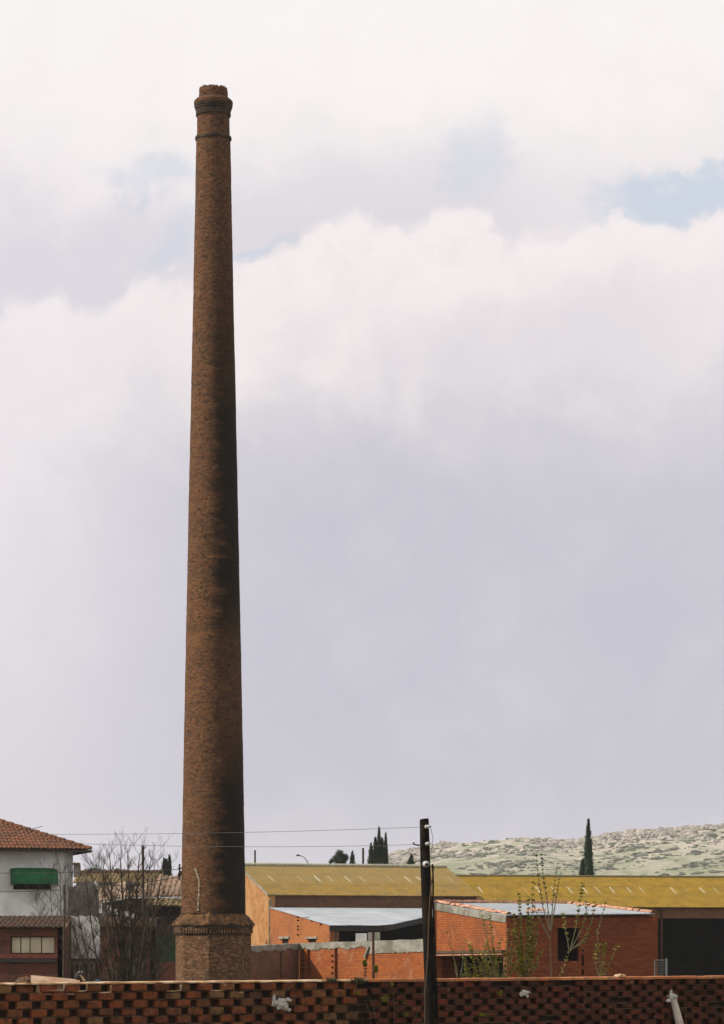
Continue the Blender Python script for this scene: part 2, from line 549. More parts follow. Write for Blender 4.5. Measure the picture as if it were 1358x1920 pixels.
def lattice_brick(name, cols, dirt):
    m, g, b = new_mat(name)
    ob = g.new('ShaderNodeTexCoord').outputs['Object']
    oi = g.new('ShaderNodeObjectInfo').outputs['Random']
    cr = g.new('ShaderNodeValToRGB')
    el = cr.color_ramp.elements
    el[0].position = 0; el[0].color = (*cols[0], 1)
    el[1].position = 1; el[1].color = (*cols[-1], 1)
    for i, c in enumerate(cols[1:-1]):
        e = el.new((i + 1) / (len(cols) - 1)); e.color = (*c, 1)
    g.link(oi, cr.inputs[0])
    off = g.new('ShaderNodeVectorMath'); off.operation = 'ADD'
    g.link(ob, off.inputs[0]); g.link(g.comb(g.m('MULTIPLY', oi, 37), g.m('MULTIPLY', oi, 11), oi), off.inputs[1])
    c = g.mix(g.m('MULTIPLY', g.ramp(g.noise(off.outputs[0], 9, 6, 0.6), 0.42, 0.66), 0.75), cr.outputs[0], dirt)
    gp = g.new('ShaderNodeNewGeometry').outputs['Position']
    c = g.mix(g.m('MULTIPLY', g.ramp(g.noise(gp, 1.1, 6, 0.65, 0.3), 0.47, 0.62), 0.55), c, tuple(x * 0.55 for x in dirt))
    c = g.mix(g.m('MULTIPLY', g.ramp(g.noise(gp, 5.5, 5, 0.7), 0.60, 0.68), 0.55), c, (0.20, 0.125, 0.07))
    g.link(c, b.inputs['Base Color'])
    b.inputs['Roughness'].default_value = 0.95
    g.link(g.bump(g.noise(off.outputs[0], 40, 4, 0.6), 0.5, 0.02), b.inputs['Normal'])
    return m


M['brick_left'] = lattice_brick('wall_brick_orange', [(0.225, 0.062, 0.022), (0.150, 0.042, 0.018), (0.235, 0.068, 0.022), (0.105, 0.050, 0.022),
                                                     (0.185, 0.050, 0.019), (0.215, 0.064, 0.023), (0.16, 0.105, 0.045)], (0.060, 0.030, 0.017))
M['brick_right'] = lattice_brick('wall_brick_dark', [(0.120, 0.030, 0.017), (0.090, 0.024, 0.015), (0.112, 0.034, 0.018), (0.072, 0.025, 0.015),
                                                    (0.135, 0.032, 0.016)], (0.042, 0.021, 0.013))


def roof_sheet_mat(name, ca, cb, cgrey, gmix, weather=0.0):
    """lichen covered corrugated sheets, with a pale scraped streak beside one edge of each sheet"""
    m, g, b = new_mat(name)
    tc = g.new('ShaderNodeTexCoord')
    ob = tc.outputs['Object']
    oi = g.new('ShaderNodeObjectInfo')
    geo = g.new('ShaderNodeNewGeometry').outputs['Position']
    x, y, z = g.sep(ob)
    f = g.ramp(g.noise(geo, 1.1, 6, 0.65), 0.35, 0.66)
    c = g.mix(f, ca, cb)
    stretch = g.new('ShaderNodeMapping'); g.link(ob, stretch.inputs[0]); stretch.inputs['Scale'].default_value = (6, 0.7, 1)
    off = g.new('ShaderNodeVectorMath'); off.operation = 'ADD'
    g.link(stretch.outputs[0], off.inputs[0])
    g.link(g.comb(g.m('MULTIPLY', oi.outputs['Random'], 40), 0.0, 0.0), off.inputs[1])
    f2 = g.m('MULTIPLY', g.ramp(g.noise(off.outputs[0], 1.0, 5, 0.6), 0.40, 0.66), gmix)
    c = g.mix(f2, c, cgrey)
    rowv = g.sep(oi.outputs['Color'])[0]
    hgt = g.m('ADD', g.m('MULTIPLY', rowv, 0.667), g.m('MULTIPLY', y, 0.115))
    hgt = g.m('ADD', hgt, g.m('MULTIPLY', g.m('SUBTRACT', g.noise(geo, 0.7, 5, 0.6), 0.5), 0.35))
    c = g.mix(g.m('MULTIPLY', g.ramp(hgt, 0.25, 0.60), weather), c, cgrey)
    # streak: near left edge, upper end of the sheet
    sx = g.m('SUBTRACT', 1.0, g.ramp(g.m('ABSOLUTE', g.m('SUBTRACT', x, g.m('ADD', 0.18, g.m('MULTIPLY', oi.outputs['Random'], 0.25)))), 0.03, 0.10))
    sy = g.m('MULTIPLY', g.ramp(y, 0.5, 1.5), g.m('SUBTRACT', 1.0, g.ramp(y, 2.4, 2.8)))
    st = g.m('MULTIPLY', g.m('MULTIPLY', sx, sy), g.m('MULTIPLY', g.ramp(g.noise(off.outputs[0], 2.0, 4, 0.6), 0.30, 0.5), 0.75))
    kind = g.m('MULTIPLY', g.m('GREATER_THAN', oi.outputs['Alpha'], 0.5), g.ramp(g.m('FRACT', g.m('MULTIPLY', oi.outputs['Random'], 17.3)), 0.05, 0.7))
    c = g.mix(g.m('MULTIPLY', st, kind), c, (0.36, 0.33, 0.24))
    g.link(c, b.inputs['Base Color'])
    b.inputs['Roughness'].default_value = 0.95
    g.link(g.bump(g.noise(ob, 18, 4, 0.6), 0.3, 0.02), b.inputs['Normal'])
    return m


M['sheet_lichen'] = roof_sheet_mat('lichen_sheet', (0.215, 0.120, 0.012), (0.125, 0.088, 0.022), (0.175, 0.132, 0.056), 0.7, 0.5)
M['sheet_yellow'] = roof_sheet_mat('yellow_sheet', (0.225, 0.132, 0.006), (0.135, 0.088, 0.007), (0.19, 0.125, 0.02), 0.6, 0.0)
M['ridge_grey'] = mottled('ridge_grey', (0.40, 0.38, 0.29), (0.30, 0.28, 0.19), 3, rnd=0.2)


def chimney_mat(name, soot_on):
    m, g, b = new_mat(name)
    tc = g.new('ShaderNodeTexCoord')
    ob = tc.outputs['Object']
    uv = tc.outputs['UV']
    x, y, z = g.sep(ob)
    th = g.m('ARCTAN2', x, g.m('MULTIPLY', y, -1.0))
    br = g.new('ShaderNodeTexBrick')
    vec = g.comb(g.m('MULTIPLY', th, 1.0), z, 0.0)
    g.link(vec, br.inputs['Vector'])
    br.inputs['Color1'].default_value = (0.155, 0.066, 0.029, 1)
    br.inputs['Color2'].default_value = (0.100, 0.041, 0.021, 1)
    br.inputs['Mortar'].default_value = (0.095, 0.060, 0.034, 1)
    br.inputs['Scale'].default_value = 1
    br.inputs['Mortar Size'].default_value = 0.012
    br.inputs['Mortar Smooth'].default_value = 0.4
    br.inputs['Brick Width'].default_value = 0.26
    br.inputs['Row Height'].default_value = 0.072
    c = br.outputs['Color']
    # bands of different firing
    sq = g.new('ShaderNodeMapping'); g.link(ob, sq.inputs[0]); sq.inputs['Scale'].default_value = (1, 1, 2.6)
    c = g.mix(g.m('MULTIPLY', g.ramp(g.noise(sq.outputs[0], 0.8, 6, 0.65), 0.42, 0.62), 0.6), c, (0.070, 0.040, 0.024))
    c = g.mix(g.m('MULTIPLY', g.ramp(g.noise(sq.outputs[0], 3.2, 6, 0.7), 0.46, 0.66), 0.6), c, (0.200, 0.106, 0.046))
    sp = g.new('ShaderNodeMapping'); g.link(ob, sp.inputs[0]); sp.inputs['Scale'].default_value = (1, 1, 2.0)
    sp.inputs['Location'].default_value = (7, 3, 2)
    c = g.mix(g.m('MULTIPLY', g.ramp(g.noise(sp.outputs[0], 7, 5, 0.7), 0.51, 0.61), 0.85), c, (0.028, 0.019, 0.013))
    c = g.mix(g.m('MULTIPLY', g.ramp(g.noise(sp.outputs[0], 4.5, 4, 0.6), 0.57, 0.66), 0.55), c, (0.18, 0.062, 0.026))
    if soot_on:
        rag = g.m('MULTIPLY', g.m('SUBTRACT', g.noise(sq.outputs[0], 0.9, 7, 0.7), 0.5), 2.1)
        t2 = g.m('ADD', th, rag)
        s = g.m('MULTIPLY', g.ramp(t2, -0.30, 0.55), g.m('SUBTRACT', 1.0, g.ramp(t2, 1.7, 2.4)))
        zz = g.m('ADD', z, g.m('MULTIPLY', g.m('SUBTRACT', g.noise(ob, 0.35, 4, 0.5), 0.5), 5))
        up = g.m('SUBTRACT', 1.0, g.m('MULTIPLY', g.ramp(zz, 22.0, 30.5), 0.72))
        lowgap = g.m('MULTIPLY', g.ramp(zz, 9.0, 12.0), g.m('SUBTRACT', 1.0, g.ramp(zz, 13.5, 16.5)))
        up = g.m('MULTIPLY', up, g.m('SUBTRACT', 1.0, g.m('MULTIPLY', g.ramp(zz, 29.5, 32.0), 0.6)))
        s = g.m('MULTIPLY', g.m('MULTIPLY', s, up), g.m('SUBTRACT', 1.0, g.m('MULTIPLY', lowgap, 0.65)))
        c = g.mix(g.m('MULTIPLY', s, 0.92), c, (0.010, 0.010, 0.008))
    else:
        s = g.ramp(g.noise(ob, 0.9, 6, 0.65), 0.56, 0.7)
        c = g.mix(g.m('MULTIPLY', s, 0.5), c, (0.04, 0.035, 0.03))
        st_ = g.m('MULTIPLY', g.ramp(g.m('ADD', z, g.m('MULTIPLY', g.noise(ob, 1.5, 5, 0.6), 1.2)), 3.3, 4.4), g.m('SUBTRACT', 1.0, g.ramp(g.m('ABSOLUTE', g.m('ADD', th, 0.02)), 0.05, 0.40)))
        c = g.mix(g.m('MULTIPLY', st_, 0.7), c, (0.035, 0.03, 0.025))
        c = g.mix(g.m('MULTIPLY', g.ramp(g.noise(sp.outputs[0], 5, 6, 0.75), 0.48, 0.62), 0.75), c, (0.235, 0.15, 0.085))
        c = g.mix(g.m('MULTIPLY', g.ramp(g.noise(ob, 2.0, 6, 0.7), 0.50, 0.66), 0.6), c, (0.065, 0.042, 0.03))
    g.link(c, b.inputs['Base Color'])
    b.inputs['Roughness'].default_value = 0.95
    b.inputs['Specular IOR Level'].default_value = 0.15
    h = g.m('SUBTRACT', g.m('MULTIPLY', g.noise(ob, 14, 5, 0.65), 0.9), br.outputs['Fac'])
    g.link(g.bump(h, 0.7, 0.02), b.inputs['Normal'])
    return m


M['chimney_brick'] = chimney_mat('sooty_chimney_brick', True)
M['pedestal_brick'] = chimney_mat('pedestal_brick', False)
M['chimney_dark'] = mottled('soot_shade_corbel', (0.045, 0.032, 0.024), (0.11, 0.07, 0.04), 3.5, c3=(0.022, 0.019, 0.016), s3=1.5, bump=0.6, bscale=12)
M['ledge_moss'] = mottled('weathered_ledge', (0.25, 0.125, 0.045), (0.11, 0.058, 0.028), 5, c3=(0.06, 0.042, 0.028), s3=2.4, bump=0.8,
                          bscale=9)


# ------------------------------------------------------------------ ground and hill
def fbm(p, o=5):
    return noise.fractal(Vector(p), 1.0, 2.0, o)


gm = MB()
gm.face([(-900, -60, 0), (1600, -60, 0), (1600, 2600, 0), (-900, 2600, 0)])
ground = gm.build('ground', M['earth'])
tag(ground, kind='structure')

RIDGE = [(560, 1700), (640, 1652), (700, 1622), (740, 1607), (788, 1599.5), (812, 1594), (846, 1588), (888, 1584), (925, 1578), (960, 1574.5),
         (992, 1573.5), (1018, 1576.5), (1058, 1579), (1117, 1575.5), (1157, 1566.5), (1190, 1562.5), (1239, 1558), (1286, 1553.5),
         (1342, 1550.5), (1420, 1545), (1560, 1548), (1800, 1570), (2100, 1620), (2400, 1700)]
ZR, ZF = 1750.0, 1000.0


def ridge_h(u):
    if u <= RIDGE[0][0]:
        return max(0, (CV - RIDGE[0][1]) * ZR / F - (RIDGE[0][0] - u) * 0.12)
    for (a, b), (c_, d) in zip(RIDGE[:-1], RIDGE[1:]):
        if a <= u <= c_:
            t = (u - a) / (c_ - a)
            return (CV - (b + (d - b) * t)) * ZR / F
    return max(0, (CV - RIDGE[-1][1]) * ZR / F - (u - RIDGE[-1][0]) * 0.1)


def hill_z(x, y):
    u = CU + x * F / ZR
    h = ridge_h(u) + EYE
    t = (y - ZF) / (ZR - ZF)
    if t <= 1:
        prof = max(0.0, t) ** 1.25
    else:
        prof = max(0.0, 1 - (t - 1) * 1.2)
    z = h * prof
    n = fbm((x * 0.006, y * 0.006, 3.1))
    n2 = fbm((x * 0.022, y * 0.022, 7.7))
    z += (n * 3.0 + n2 * 1.2) * min(1, max(0, prof) * 1.6) * min(1, h / 25)
    # limestone steps near the crest
    s = max(0.0, min(1.0, (prof - 0.78) / 0.1))
    z += s * 1.2 * abs(fbm((x * 0.05, y * 0.05, 1.0)))
    return z - 0.4


hm = MB()
NXg, NYg = 300, 110
xs = [-80 + 700 * i / NXg for i in range(NXg + 1)]
ys = [ZF + (2300 - ZF) * j / NYg for j in range(NYg + 1)]
hv = [(x, y, hill_z(x, y)) for y in ys for x in xs]
hf = [(j * (NXg + 1) + i, j * (NXg + 1) + i + 1, (j + 1) * (NXg + 1) + i + 1, (j + 1) * (NXg + 1) + i)
      for j in range(NYg) for i in range(NXg)]
hm.mesh(hv, hf)
m, g, b = new_mat('hill_slope')
tcn = g.new('ShaderNodeTexCoord').outputs['Object']
c = g.mix(g.ramp(g.noise(tcn, 0.02, 7, 0.65), 0.40, 0.60), (0.175, 0.190, 0.110), (0.105, 0.140, 0.070))  # pale, low-contrast slope colours carry part of the distance haze
c = g.mix(g.m('MULTIPLY', g.ramp(g.noise(tcn, 0.11, 7, 0.75), 0.46, 0.58), 0.9), c, (0.275, 0.255, 0.185))
gz = g.sep(tcn)[2]
rock = g.m('MULTIPLY', g.ramp(g.m('ADD', gz, g.m('MULTIPLY', g.noise(tcn, 0.03, 5, 0.6), 60)), 74, 96), g.ramp(g.noise(tcn, 0.07, 6, 0.7), 0.40, 0.54))
c = g.mix(g.m('MULTIPLY', rock, 0.8), c, (0.40, 0.35, 0.295))
g.link(c, b.inputs['Base Color'])
b.inputs['Roughness'].default_value = 1.0
g.link(g.bump(g.noise(tcn, 0.2, 6, 0.7), 0.8, 2.0), b.inputs['Normal'])
hill = hm.build('hill', m, smooth=True)
tag(hill, kind='structure')


def lump(mb, c, r, sx=1, sy=1, sz=1, seed=0, rough=0.35, n=7, mrings=5):
    """irregular closed lump"""
    i0 = len(mb.v)
    c = Vector(c)
    for k in range(mrings + 1):
        ph = -pi / 2 + pi * k / mrings
        for j in range(n):
            a = 2 * pi * j / n
            d = Vector((cos(ph) * cos(a), cos(ph) * sin(a), sin(ph)))
            rr = r * (1 + rough * noise.noise(d * 1.7 + Vector((seed * 1.37, seed * 0.71, seed * 2.1))) * 2)
            mb.v.append(c + Vector((d.x * rr * sx, d.y * rr * sy, d.z * rr * sz)))
    for k in range(mrings):
        for j in range(n):
            a = i0 + k * n + j; b_ = i0 + k * n + (j + 1) % n
            mb.f.append((a, b_, b_ + n, a + n))


rk = MB()
rr = random.Random(3)
for i in range(2600):
    u = rr.uniform(690, 1480)
    t = 1 - abs(rr.gauss(0, 0.045))
    if rr.random() < 0.15:
        t = rr.uniform(0.5, 0.97)
    y = ZF + (ZR - ZF) * t
    x = (u - CU) * ZR / F
    if fbm((x * 0.02, y * 0.03, 5.0), 3) < -0.08:
        continue
    z = hill_z(x, y)
    r = rr.uniform(0.5, 1.9) * (1 if t > .85 else .6)
    lump(rk, (x, y, z + r * 0.15), r, rr.uniform(0.9, 2.2), 1, rr.uniform(0.7, 1.15), i, 0.4, 6, 4)
M['limestone'] = mottled('limestone', (0.40, 0.355, 0.30), (0.25, 0.225, 0.195), 0.25, c3=(0.15, 0.14, 0.125), s3=0.15, bump=0.6, bscale=1)
rocks = rk.build('limestone_outcrops', M['limestone'])
tag(rocks, kind='stuff')
tag(rocks, 'pale limestone outcrops along the crest of the far hill', 'rocks')
sh = MB()
for i in range(6500):
    u = rr.uniform(690, 1480)
    x = (u - CU) * ZR / F
    t = rr.uniform(0.42, 1.0)
    y = ZF + (ZR - ZF) * t
    if t < 0.68:
        # rows of olive trees on the lower slope
        y = ZF + (ZR - ZF) * (round(t * 26) / 26.0) + rr.uniform(-2, 2)
        x = round(x / 9.0) * 9.0 + rr.uniform(-1.5, 1.5) + (y * 0.35) % 9
    elif fbm((x * 0.016, y * 0.02, 9.0), 4) < rr.uniform(-.15, .25):
        continue
    z = hill_z(x, y)
    r = (rr.uniform(0.35, 0.8) if rr.random() < .7 else rr.uniform(.8, 1.6)) if t > .68 else rr.uniform(.6, 1.3)
    lump(sh, (x, y, z + r * 0.1), r, rr.uniform(1, 2.6), 1.5, rr.uniform(0.4, 0.8), i + 91, 0.5, 6, 4)
M['hill_shrub'] = mottled('hill_shrub', (0.070, 0.080, 0.055), (0.105, 0.112, 0.075), 0.08, bump=0)
shr = sh.build('hill_shrubs', M['hill_shrub'])
tag(shr, 'dark evergreen shrubs and olive rows dotting the far hillside', 'shrubs', kind='stuff')

# ------------------------------------------------------------------ chimney
CZ = 110.0
CX = PX(400.3, CZ)
ch = thing('brick_chimney', (CX, CZ, 0), 'tall tapering round brick factory chimney on an octagonal base', 'chimney')
S_ = CZ / F


def hh(v):
    return EYE + (CV - v) * S_


def jshaft(r, z, a, k):
    d = noise.noise(Vector((cos(a) * 2.2, sin(a) * 2.2, z * 1.1))) * 0.012 + noise.noise(Vector((cos(a) * 9, sin(a) * 9, z * 7))) * 0.010
    return r + d, z


prof = []
EDGE = [(1713, 60.6), (1500, 57.2), (1200, 51.4), (900, 45.2), (600, 38.7), (300, 32.6), (262, 31.8)]
for k in range(221):
    v = 1713 + (262 - 1713) * k / 220
    for (a, ra), (b_, rb) in zip(EDGE[:-1], EDGE[1:]):
        if b_ <= v <= a:
            r = ra + (rb - ra) * (a - v) / (a - b_)
            break
    prof.append((r * S_, hh(v)))
mb = MB(); mb.lathe(prof, 72, (CX, CZ), jit=jshaft)
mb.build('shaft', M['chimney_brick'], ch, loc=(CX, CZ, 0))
# ring
mb = MB()
mb.lathe([(r * S_, hh(v)) for r, v in [(31.4, 264), (33.6, 263), (34.2, 260), (33.8, 257.5), (30.6, 256.5)]], 72, (CX, CZ), jit=jshaft)
mb.build('ring_moulding', M['chimney_dark'], ch, loc=(CX, CZ, 0))
# neck above ring
mb = MB()
mb.lathe([(r * S_, hh(v)) for r, v in [(30.8, 257), (30.6, 245), (30.4, 230), (30.4, 216), (30.6, 208)]], 72, (CX, CZ), jit=jshaft)
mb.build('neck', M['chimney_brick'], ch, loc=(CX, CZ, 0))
# corbelled cornice, three steps
for (r0, va, vb) in [(32.6, 211, 206.5), (34.2, 206.2, 202), (35.6, 201.7, 197.5)]:
    mb = MB()
    mb.lathe([(30.2 * S_, hh(va)), (r0 * S_, hh(va)), ((r0 + .25) * S_, hh((va + vb) / 2)), (r0 * S_, hh(vb)), (30.2 * S_, hh(vb))], 72, (CX, CZ), jit=jshaft)
    mb.build('cornice_course', M['chimney_dark'], ch, loc=(CX, CZ, 0))
mb = MB()
mb.lathe([(r * S_, hh(v)) for r, v in [(30, 197.3), (36.3, 197), (36.6, 192), (34.5, 189), (31, 186), (27, 184.5)]], 72, (CX, CZ), jit=jshaft)
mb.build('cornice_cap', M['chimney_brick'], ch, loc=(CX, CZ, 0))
# dentils under the cornice
mb = MB()
for k in range(44):
    a = 2 * pi * k / 44
    d = Vector((cos(a), sin(a), 0)); t = Vector((-sin(a), cos(a), 0))
    c0 = Vector((CX, CZ, 0)) + d * (31.0 * S_)
    w = 0.033
    pts = [c0 - t * w - d * 0.04, c0 - t * w + d * 0.035, c0 + t * w + d * 0.035, c0 + t * w - d * 0.04]
    pts = [pts[1], pts[2], pts[3], pts[0]]
    mb.hexa([(p.x, p.y, hh(218)) for p in pts], [(p.x, p.y, hh(211.2)) for p in pts])
o = mb.build('cornice_dentils', M['chimney_dark'], ch, loc=(CX, CZ, 0)); o['kind'] = 'stuff'


def jtop(r, z, a, k):
    r2, z2 = jshaft(r, z, a, k)
    if k >= 4:
        q = noise.noise(Vector((cos(a) * 5, sin(a) * 5, 2)))
        z2 += q * 0.05 + (0.035 if noise.noise(Vector((cos(a) * 13, sin(a) * 13, 8))) > 0 else 0)
    return r2 + (noise.noise(Vector((cos(a) * 8, sin(a) * 8, z * 9))) * 0.025), z2


mb = MB()
mb.lathe([(r * S_, hh(v)) for r, v in [(26.9, 185), (26.9, 180), (27, 175), (26.6, 170), (26.2, 167), (18, 167), (17.5, 190)]], 72, (CX, CZ), jit=jtop)
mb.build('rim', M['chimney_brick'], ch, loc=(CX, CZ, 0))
# pedestal: octagon with a vertex a little left of the middle
ROT = radians(-94)
RO = 71.2


def octa(mb, prof, jit=None):
    mb.lathe([(r * S_, z) for r, z in prof], 8, (CX, CZ), rot=ROT, jit=jit)


mb = MB()
octa(mb, [(RO, -0.2), (RO, hh(1754))])
mb.build('pedestal', M['pedestal_brick'], ch, loc=(CX, CZ, 0))
mb = MB()
octa(mb, [(RO, hh(1754)), (71.8, hh(1753.8)), (71.8, hh(1751.5)), (RO - 1.5, hh(1751.3)), (RO - 1.5, hh(1741.5)), (75, hh(1741)), (75, hh(1736.8)), (70, hh(1736.5))])
mb.build('frieze', M['chimney_dark'], ch, loc=(CX, CZ, 0))  # dark frieze colour paints in the shade under the ledge and between dentils
mb = MB()
for e in range(8):
    a0 = 2 * pi * e / 8 + ROT; a1 = 2 * pi * (e + 1) / 8 + ROT
    p0 = Vector((CX + cos(a0) * RO * S_, CZ + sin(a0) * RO * S_, 0)); p1 = Vector((CX + cos(a1) * RO * S_, CZ + sin(a1) * RO * S_, 0))
    d = (p1 - p0).normalized(); n_ = Vector((d.y, -d.x, 0))
    L = (p1 - p0).length
    nn_ = 10
    for k in range(nn_):
        s = L * (k + 0.5) / nn_
        c0 = p0 + d * s
        w = 0.034
        q = [c0 - d * w + n_ * 0.075, c0 + d * w + n_ * 0.075, c0 + d * w - n_ * 0.05, c0 - d * w - n_ * 0.05]
        mb.hexa([(p.x, p.y, hh(1750.5)) for p in q], [(p.x, p.y, hh(1741.2)) for p in q])
o = mb.build('frieze_dentils', M['pedestal_brick'], ch, loc=(CX, CZ, 0)); o['kind'] = 'stuff'
mb = MB()
lp = [(70, 1736.3), (77.6, 1736), (78.3, 1733.5), (78.0, 1730.5)]
for k in range(7):
    r_ = 78.0 - 2.5 * k; v_ = 1730.5 - 2.7 * k
    lp.append((r_, v_)); lp.append((r_ - 2.2, v_ - .35)); lp.append((r_ - 2.45, v_ - 2.6))
lp.append((58, 1711))


def jledge(r, z, a, k):
    return r * (1 + noise.noise(Vector((cos(a) * 3, sin(a) * 3, z * 3))) * 0.012), z + noise.noise(Vector((cos(a) * 5, sin(a) * 5, z * 4))) * 0.03


# finer octagon so the ledge can crumble
i0 = len(mb.v)
NS = 10
for (r, v) in lp:
    for e in range(8):
        a0 = 2 * pi * e / 8 + ROT; a1 = 2 * pi * (e + 1) / 8 + ROT
        for s in range(NS):
            t = s / NS
            x_ = cos(a0) * (1 - t) + cos(a1) * t; y_ = sin(a0) * (1 - t) + sin(a1) * t
            z_ = hh(v)
            k = 1 + noise.noise(Vector((x_ * 7, y_ * 7, z_ * 7))) * 0.022
            z_ += noise.noise(Vector((x_ * 9, y_ * 9, z_ * 3))) * 0.035
            mb.v.append(Vector((CX + x_ * r * S_ * k, CZ + y_ * r * S_ * k, z_)))
N_ = 8 * NS
for k in range(len(lp) - 1):
    for j in range(N_):
        a = k * N_ + j; b_ = k * N_ + (j + 1) % N_
        mb.f.append((a, b_, b_ + N_, a + N_))
mb.build('ledge', M['ledge_moss'], ch, loc=(CX, CZ, 0))


# pale mortar run over a crack
def on_shaft(u, v, outv=0.015):
    for (a, ra), (b_, rb) in zip(EDGE[:-1], EDGE[1:]):
        if b_ <= v <= a:
            r = ra + (rb - ra) * (a - v) / (a - b_)
            break
    s = (u - 400.3) / r
    th = math.asin(max(-1, min(1, s)))
    R = r * S_ + outv
    return Vector((CX + sin(th) * R, CZ - cos(th) * R, hh(v)))


mb = MB()
pl = [(369, 1630), (371, 1634), (373.5, 1642), (376, 1650), (377.5, 1656), (377.5, 1664), (376.5, 1672), (377, 1680), (375.5, 1690), (376, 1700), (374, 1711)]
pts, rad = [], []
for k in range(len(pl) - 1):
    for s in range(4):
        t = s / 4
        u = pl[k][0] * (1 - t) + pl[k + 1][0] * t; v = pl[k][1] * (1 - t) + pl[k + 1][1] * t
        pts.append(on_shaft(u + rr.uniform(-.5, .5), v, 0.0)); rad.append(rr.uniform(0.022, 0.055))
mb.tube(pts, rad, 6)
mb.build('mortar_run', mottled('pale_mortar_run', (0.44, 0.37, 0.26), (0.30, 0.23, 0.14), 6, bump=0.5), ch)
# bracket where the two lines end
mb = MB()
mb.bar(P(334, 1628, CZ - .3), P(346, 1628, CZ - .3), 0.05)
mb.bar(P(337, 1620, CZ - .3), P(337, 1650, CZ - .3), 0.06)
lump(mb, P(337, 1640, CZ - .3), 0.07, 1, 1, 1.6, 3)
mb.build('line_bracket', M['dark_metal'], ch)


# ------------------------------------------------------------------ roofs
def frame(a):
    a = radians(a)
    return Vector((cos(a), sin(a), 0)), Vector((-sin(a), cos(a), 0))


def sheet_mesh(name, w, L, per, amp, mat, jag=0.0):
    mb = MB()
    n = int(round(w / per)) * 8
    vs, fs = [], []
    for r, y in enumerate([0.0, L * .5, L]):
        for i in range(n + 1):
            x = w * i / n
            vs.append((x, y, amp * sin(2 * pi * x / per) + (0.007 if r == 0 else 0.0)))
    for r in range(2):
        for i in range(n):
            a = r * (n + 1) + i
            fs.append((a, a + 1, a + n + 2, a + n + 1))
    # lower thickness lip
    base = len(vs)
    for i in range(n + 1):
        x = w * i / n
        vs.append((x, 0.003, amp * sin(2 * pi * x / per) - 0.006))
    for i in range(n):
        fs.append((i + 1, i, base + i, base + i + 1))
    mb.mesh(vs, fs)
    me_o = mb.build(name, mat, smooth=False)
    me = me_o.data
    bpy.data.objects.remove(me_o)
    return me


def sheets(parent, O, e, up, nrm, ncol, nrow, w, L, me, streak_row=None, name='roof_sheet', last=1.0):
    for j in range(nrow):
        for i in range(ncol):
            o = O + e * (w * i * last) + up * (L * j) + nrm * (0.004 * j + rr.uniform(-.003, .003))
            Mx = Matrix((e, up, nrm)).transposed().to_4x4()
            Mx = Matrix.Translation(o) @ Mx @ Matrix.Rotation(rr.uniform(-.003, .003), 4, 'Z')
            c_ = child(name, me, parent, Mx)
            c_.color = (j / (nrow - 1), 1, 1, 1.0 if (streak_row is None or j == streak_row) else 0.0)


def ribs(mb, O, e, up, nrm, width, Lf, L0f=None, per=0.22, rowl=0.45, amp=0.045):
    """barrel tile ribs running up a slope; Lf(s) is the slope length at s"""
    n = int(width / per)
    for i in range(n):
        s = per * (i + 0.5)
        l0 = L0f(s) if L0f else 0.0
        l1 = Lf(s)
        if l1 - l0 < 0.05:
            continue
        rows = max(1, int(round((l1 - l0) / rowl)))
        for r in range(rows):
            a = l0 + (l1 - l0) * r / rows; b_ = l0 + (l1 - l0) * (r + 1) / rows + 0.03
            jit = rr.uniform(-.02, .02)
            q0, q1 = [], []
            for k in range(5):
                ph = pi * k / 4
                dxx = -cos(ph) * per * 0.42 + jit
                hz = sin(ph) * amp
                q0.append(O + e * (s + dxx) + up * a + nrm * (hz * 1.15 + 0.02))
                q1.append(O + e * (s + dxx * 0.85) + up * b_ + nrm * (hz * 0.9))
            for k in range(4):
                mb.face([q0[k], q0[k + 1], q1[k + 1], q1[k]])
            mb.face(q0[::-1])


# ------------------------------------------------------------------ warehouse with the grey-yellow roof
e1, g1 = frame(17.5)
Z1 = 200.0
E0 = P(505, 1678, Z1); L1 = 15.45; W1 = 8.0
ridgeh = 6.57 + EYE
risev = ridgeh - E0.z
up1 = (g1 * W1 + Vector((0, 0, risev))); SL1 = up1.length; up1.normalize()
n1_ = e1.cross(up1).normalized()
wh = thing('warehouse', (E0.x, E0.y, 0), 'brick warehouse with grey and mustard lichened corrugated roof, just right of the chimney', 'warehouse',)
me1 = sheet_mesh('corrugated_sheet', 1.11, SL1 / 3 + 0.12, 0.185, 0.032, M['sheet_lichen'])
sheets(wh, E0 - e1 * 0.08, e1, up1, n1_, 14, 3, 1.11, SL1 / 3, me1, streak_row=1, name='roof_sheet')
# ridge cap pieces
mb = MB()
pr = 1.11
for i in range(14):
    s0 = pr * i - .08
    A = E0 + e1 * s0 + up1 * (SL1 - 0.42) + n1_ * 0.075
    B = E0 + e1 * s0 + up1 * SL1 + n1_ * 0.10
    C_ = B + e1 * (pr + 0.03); D_ = A + e1 * (pr + 0.03)
    C_.z += 0.015; D_.z += 0.015
    mb2 = MB()
    mb2.face([A, D_, C_, B])
    back = g1 * 0.4 - Vector((0, 0, 0.10))
    mb2.face([B, C_, C_ + back, B + back])
    mb2.face([A - Vector((0, 0, .06)), D_ - Vector((0, 0, .06)), D_, A])
    # scalloped crest
    for k in range(6):
        p = B + e1 * (pr * (k + .5) / 6)
        mb2.tube([p - up1 * 0.38 + n1_ * .02, p + n1_ * 0.02], [0.05, 0.055], 5)
    mb2.build('ridge_cap', M['ridge_grey'], wh)
# back slope
mb = MB()
R0 = E0 + up1 * SL1 - e1 * .08; R1 = R0 + e1 * 15.54
bk = g1 * W1 - Vector((0, 0, risev))
mb.face([R0, R1, R1 + bk, R0 + bk])
mb.build('back_slope', M['ridge_grey'], wh)
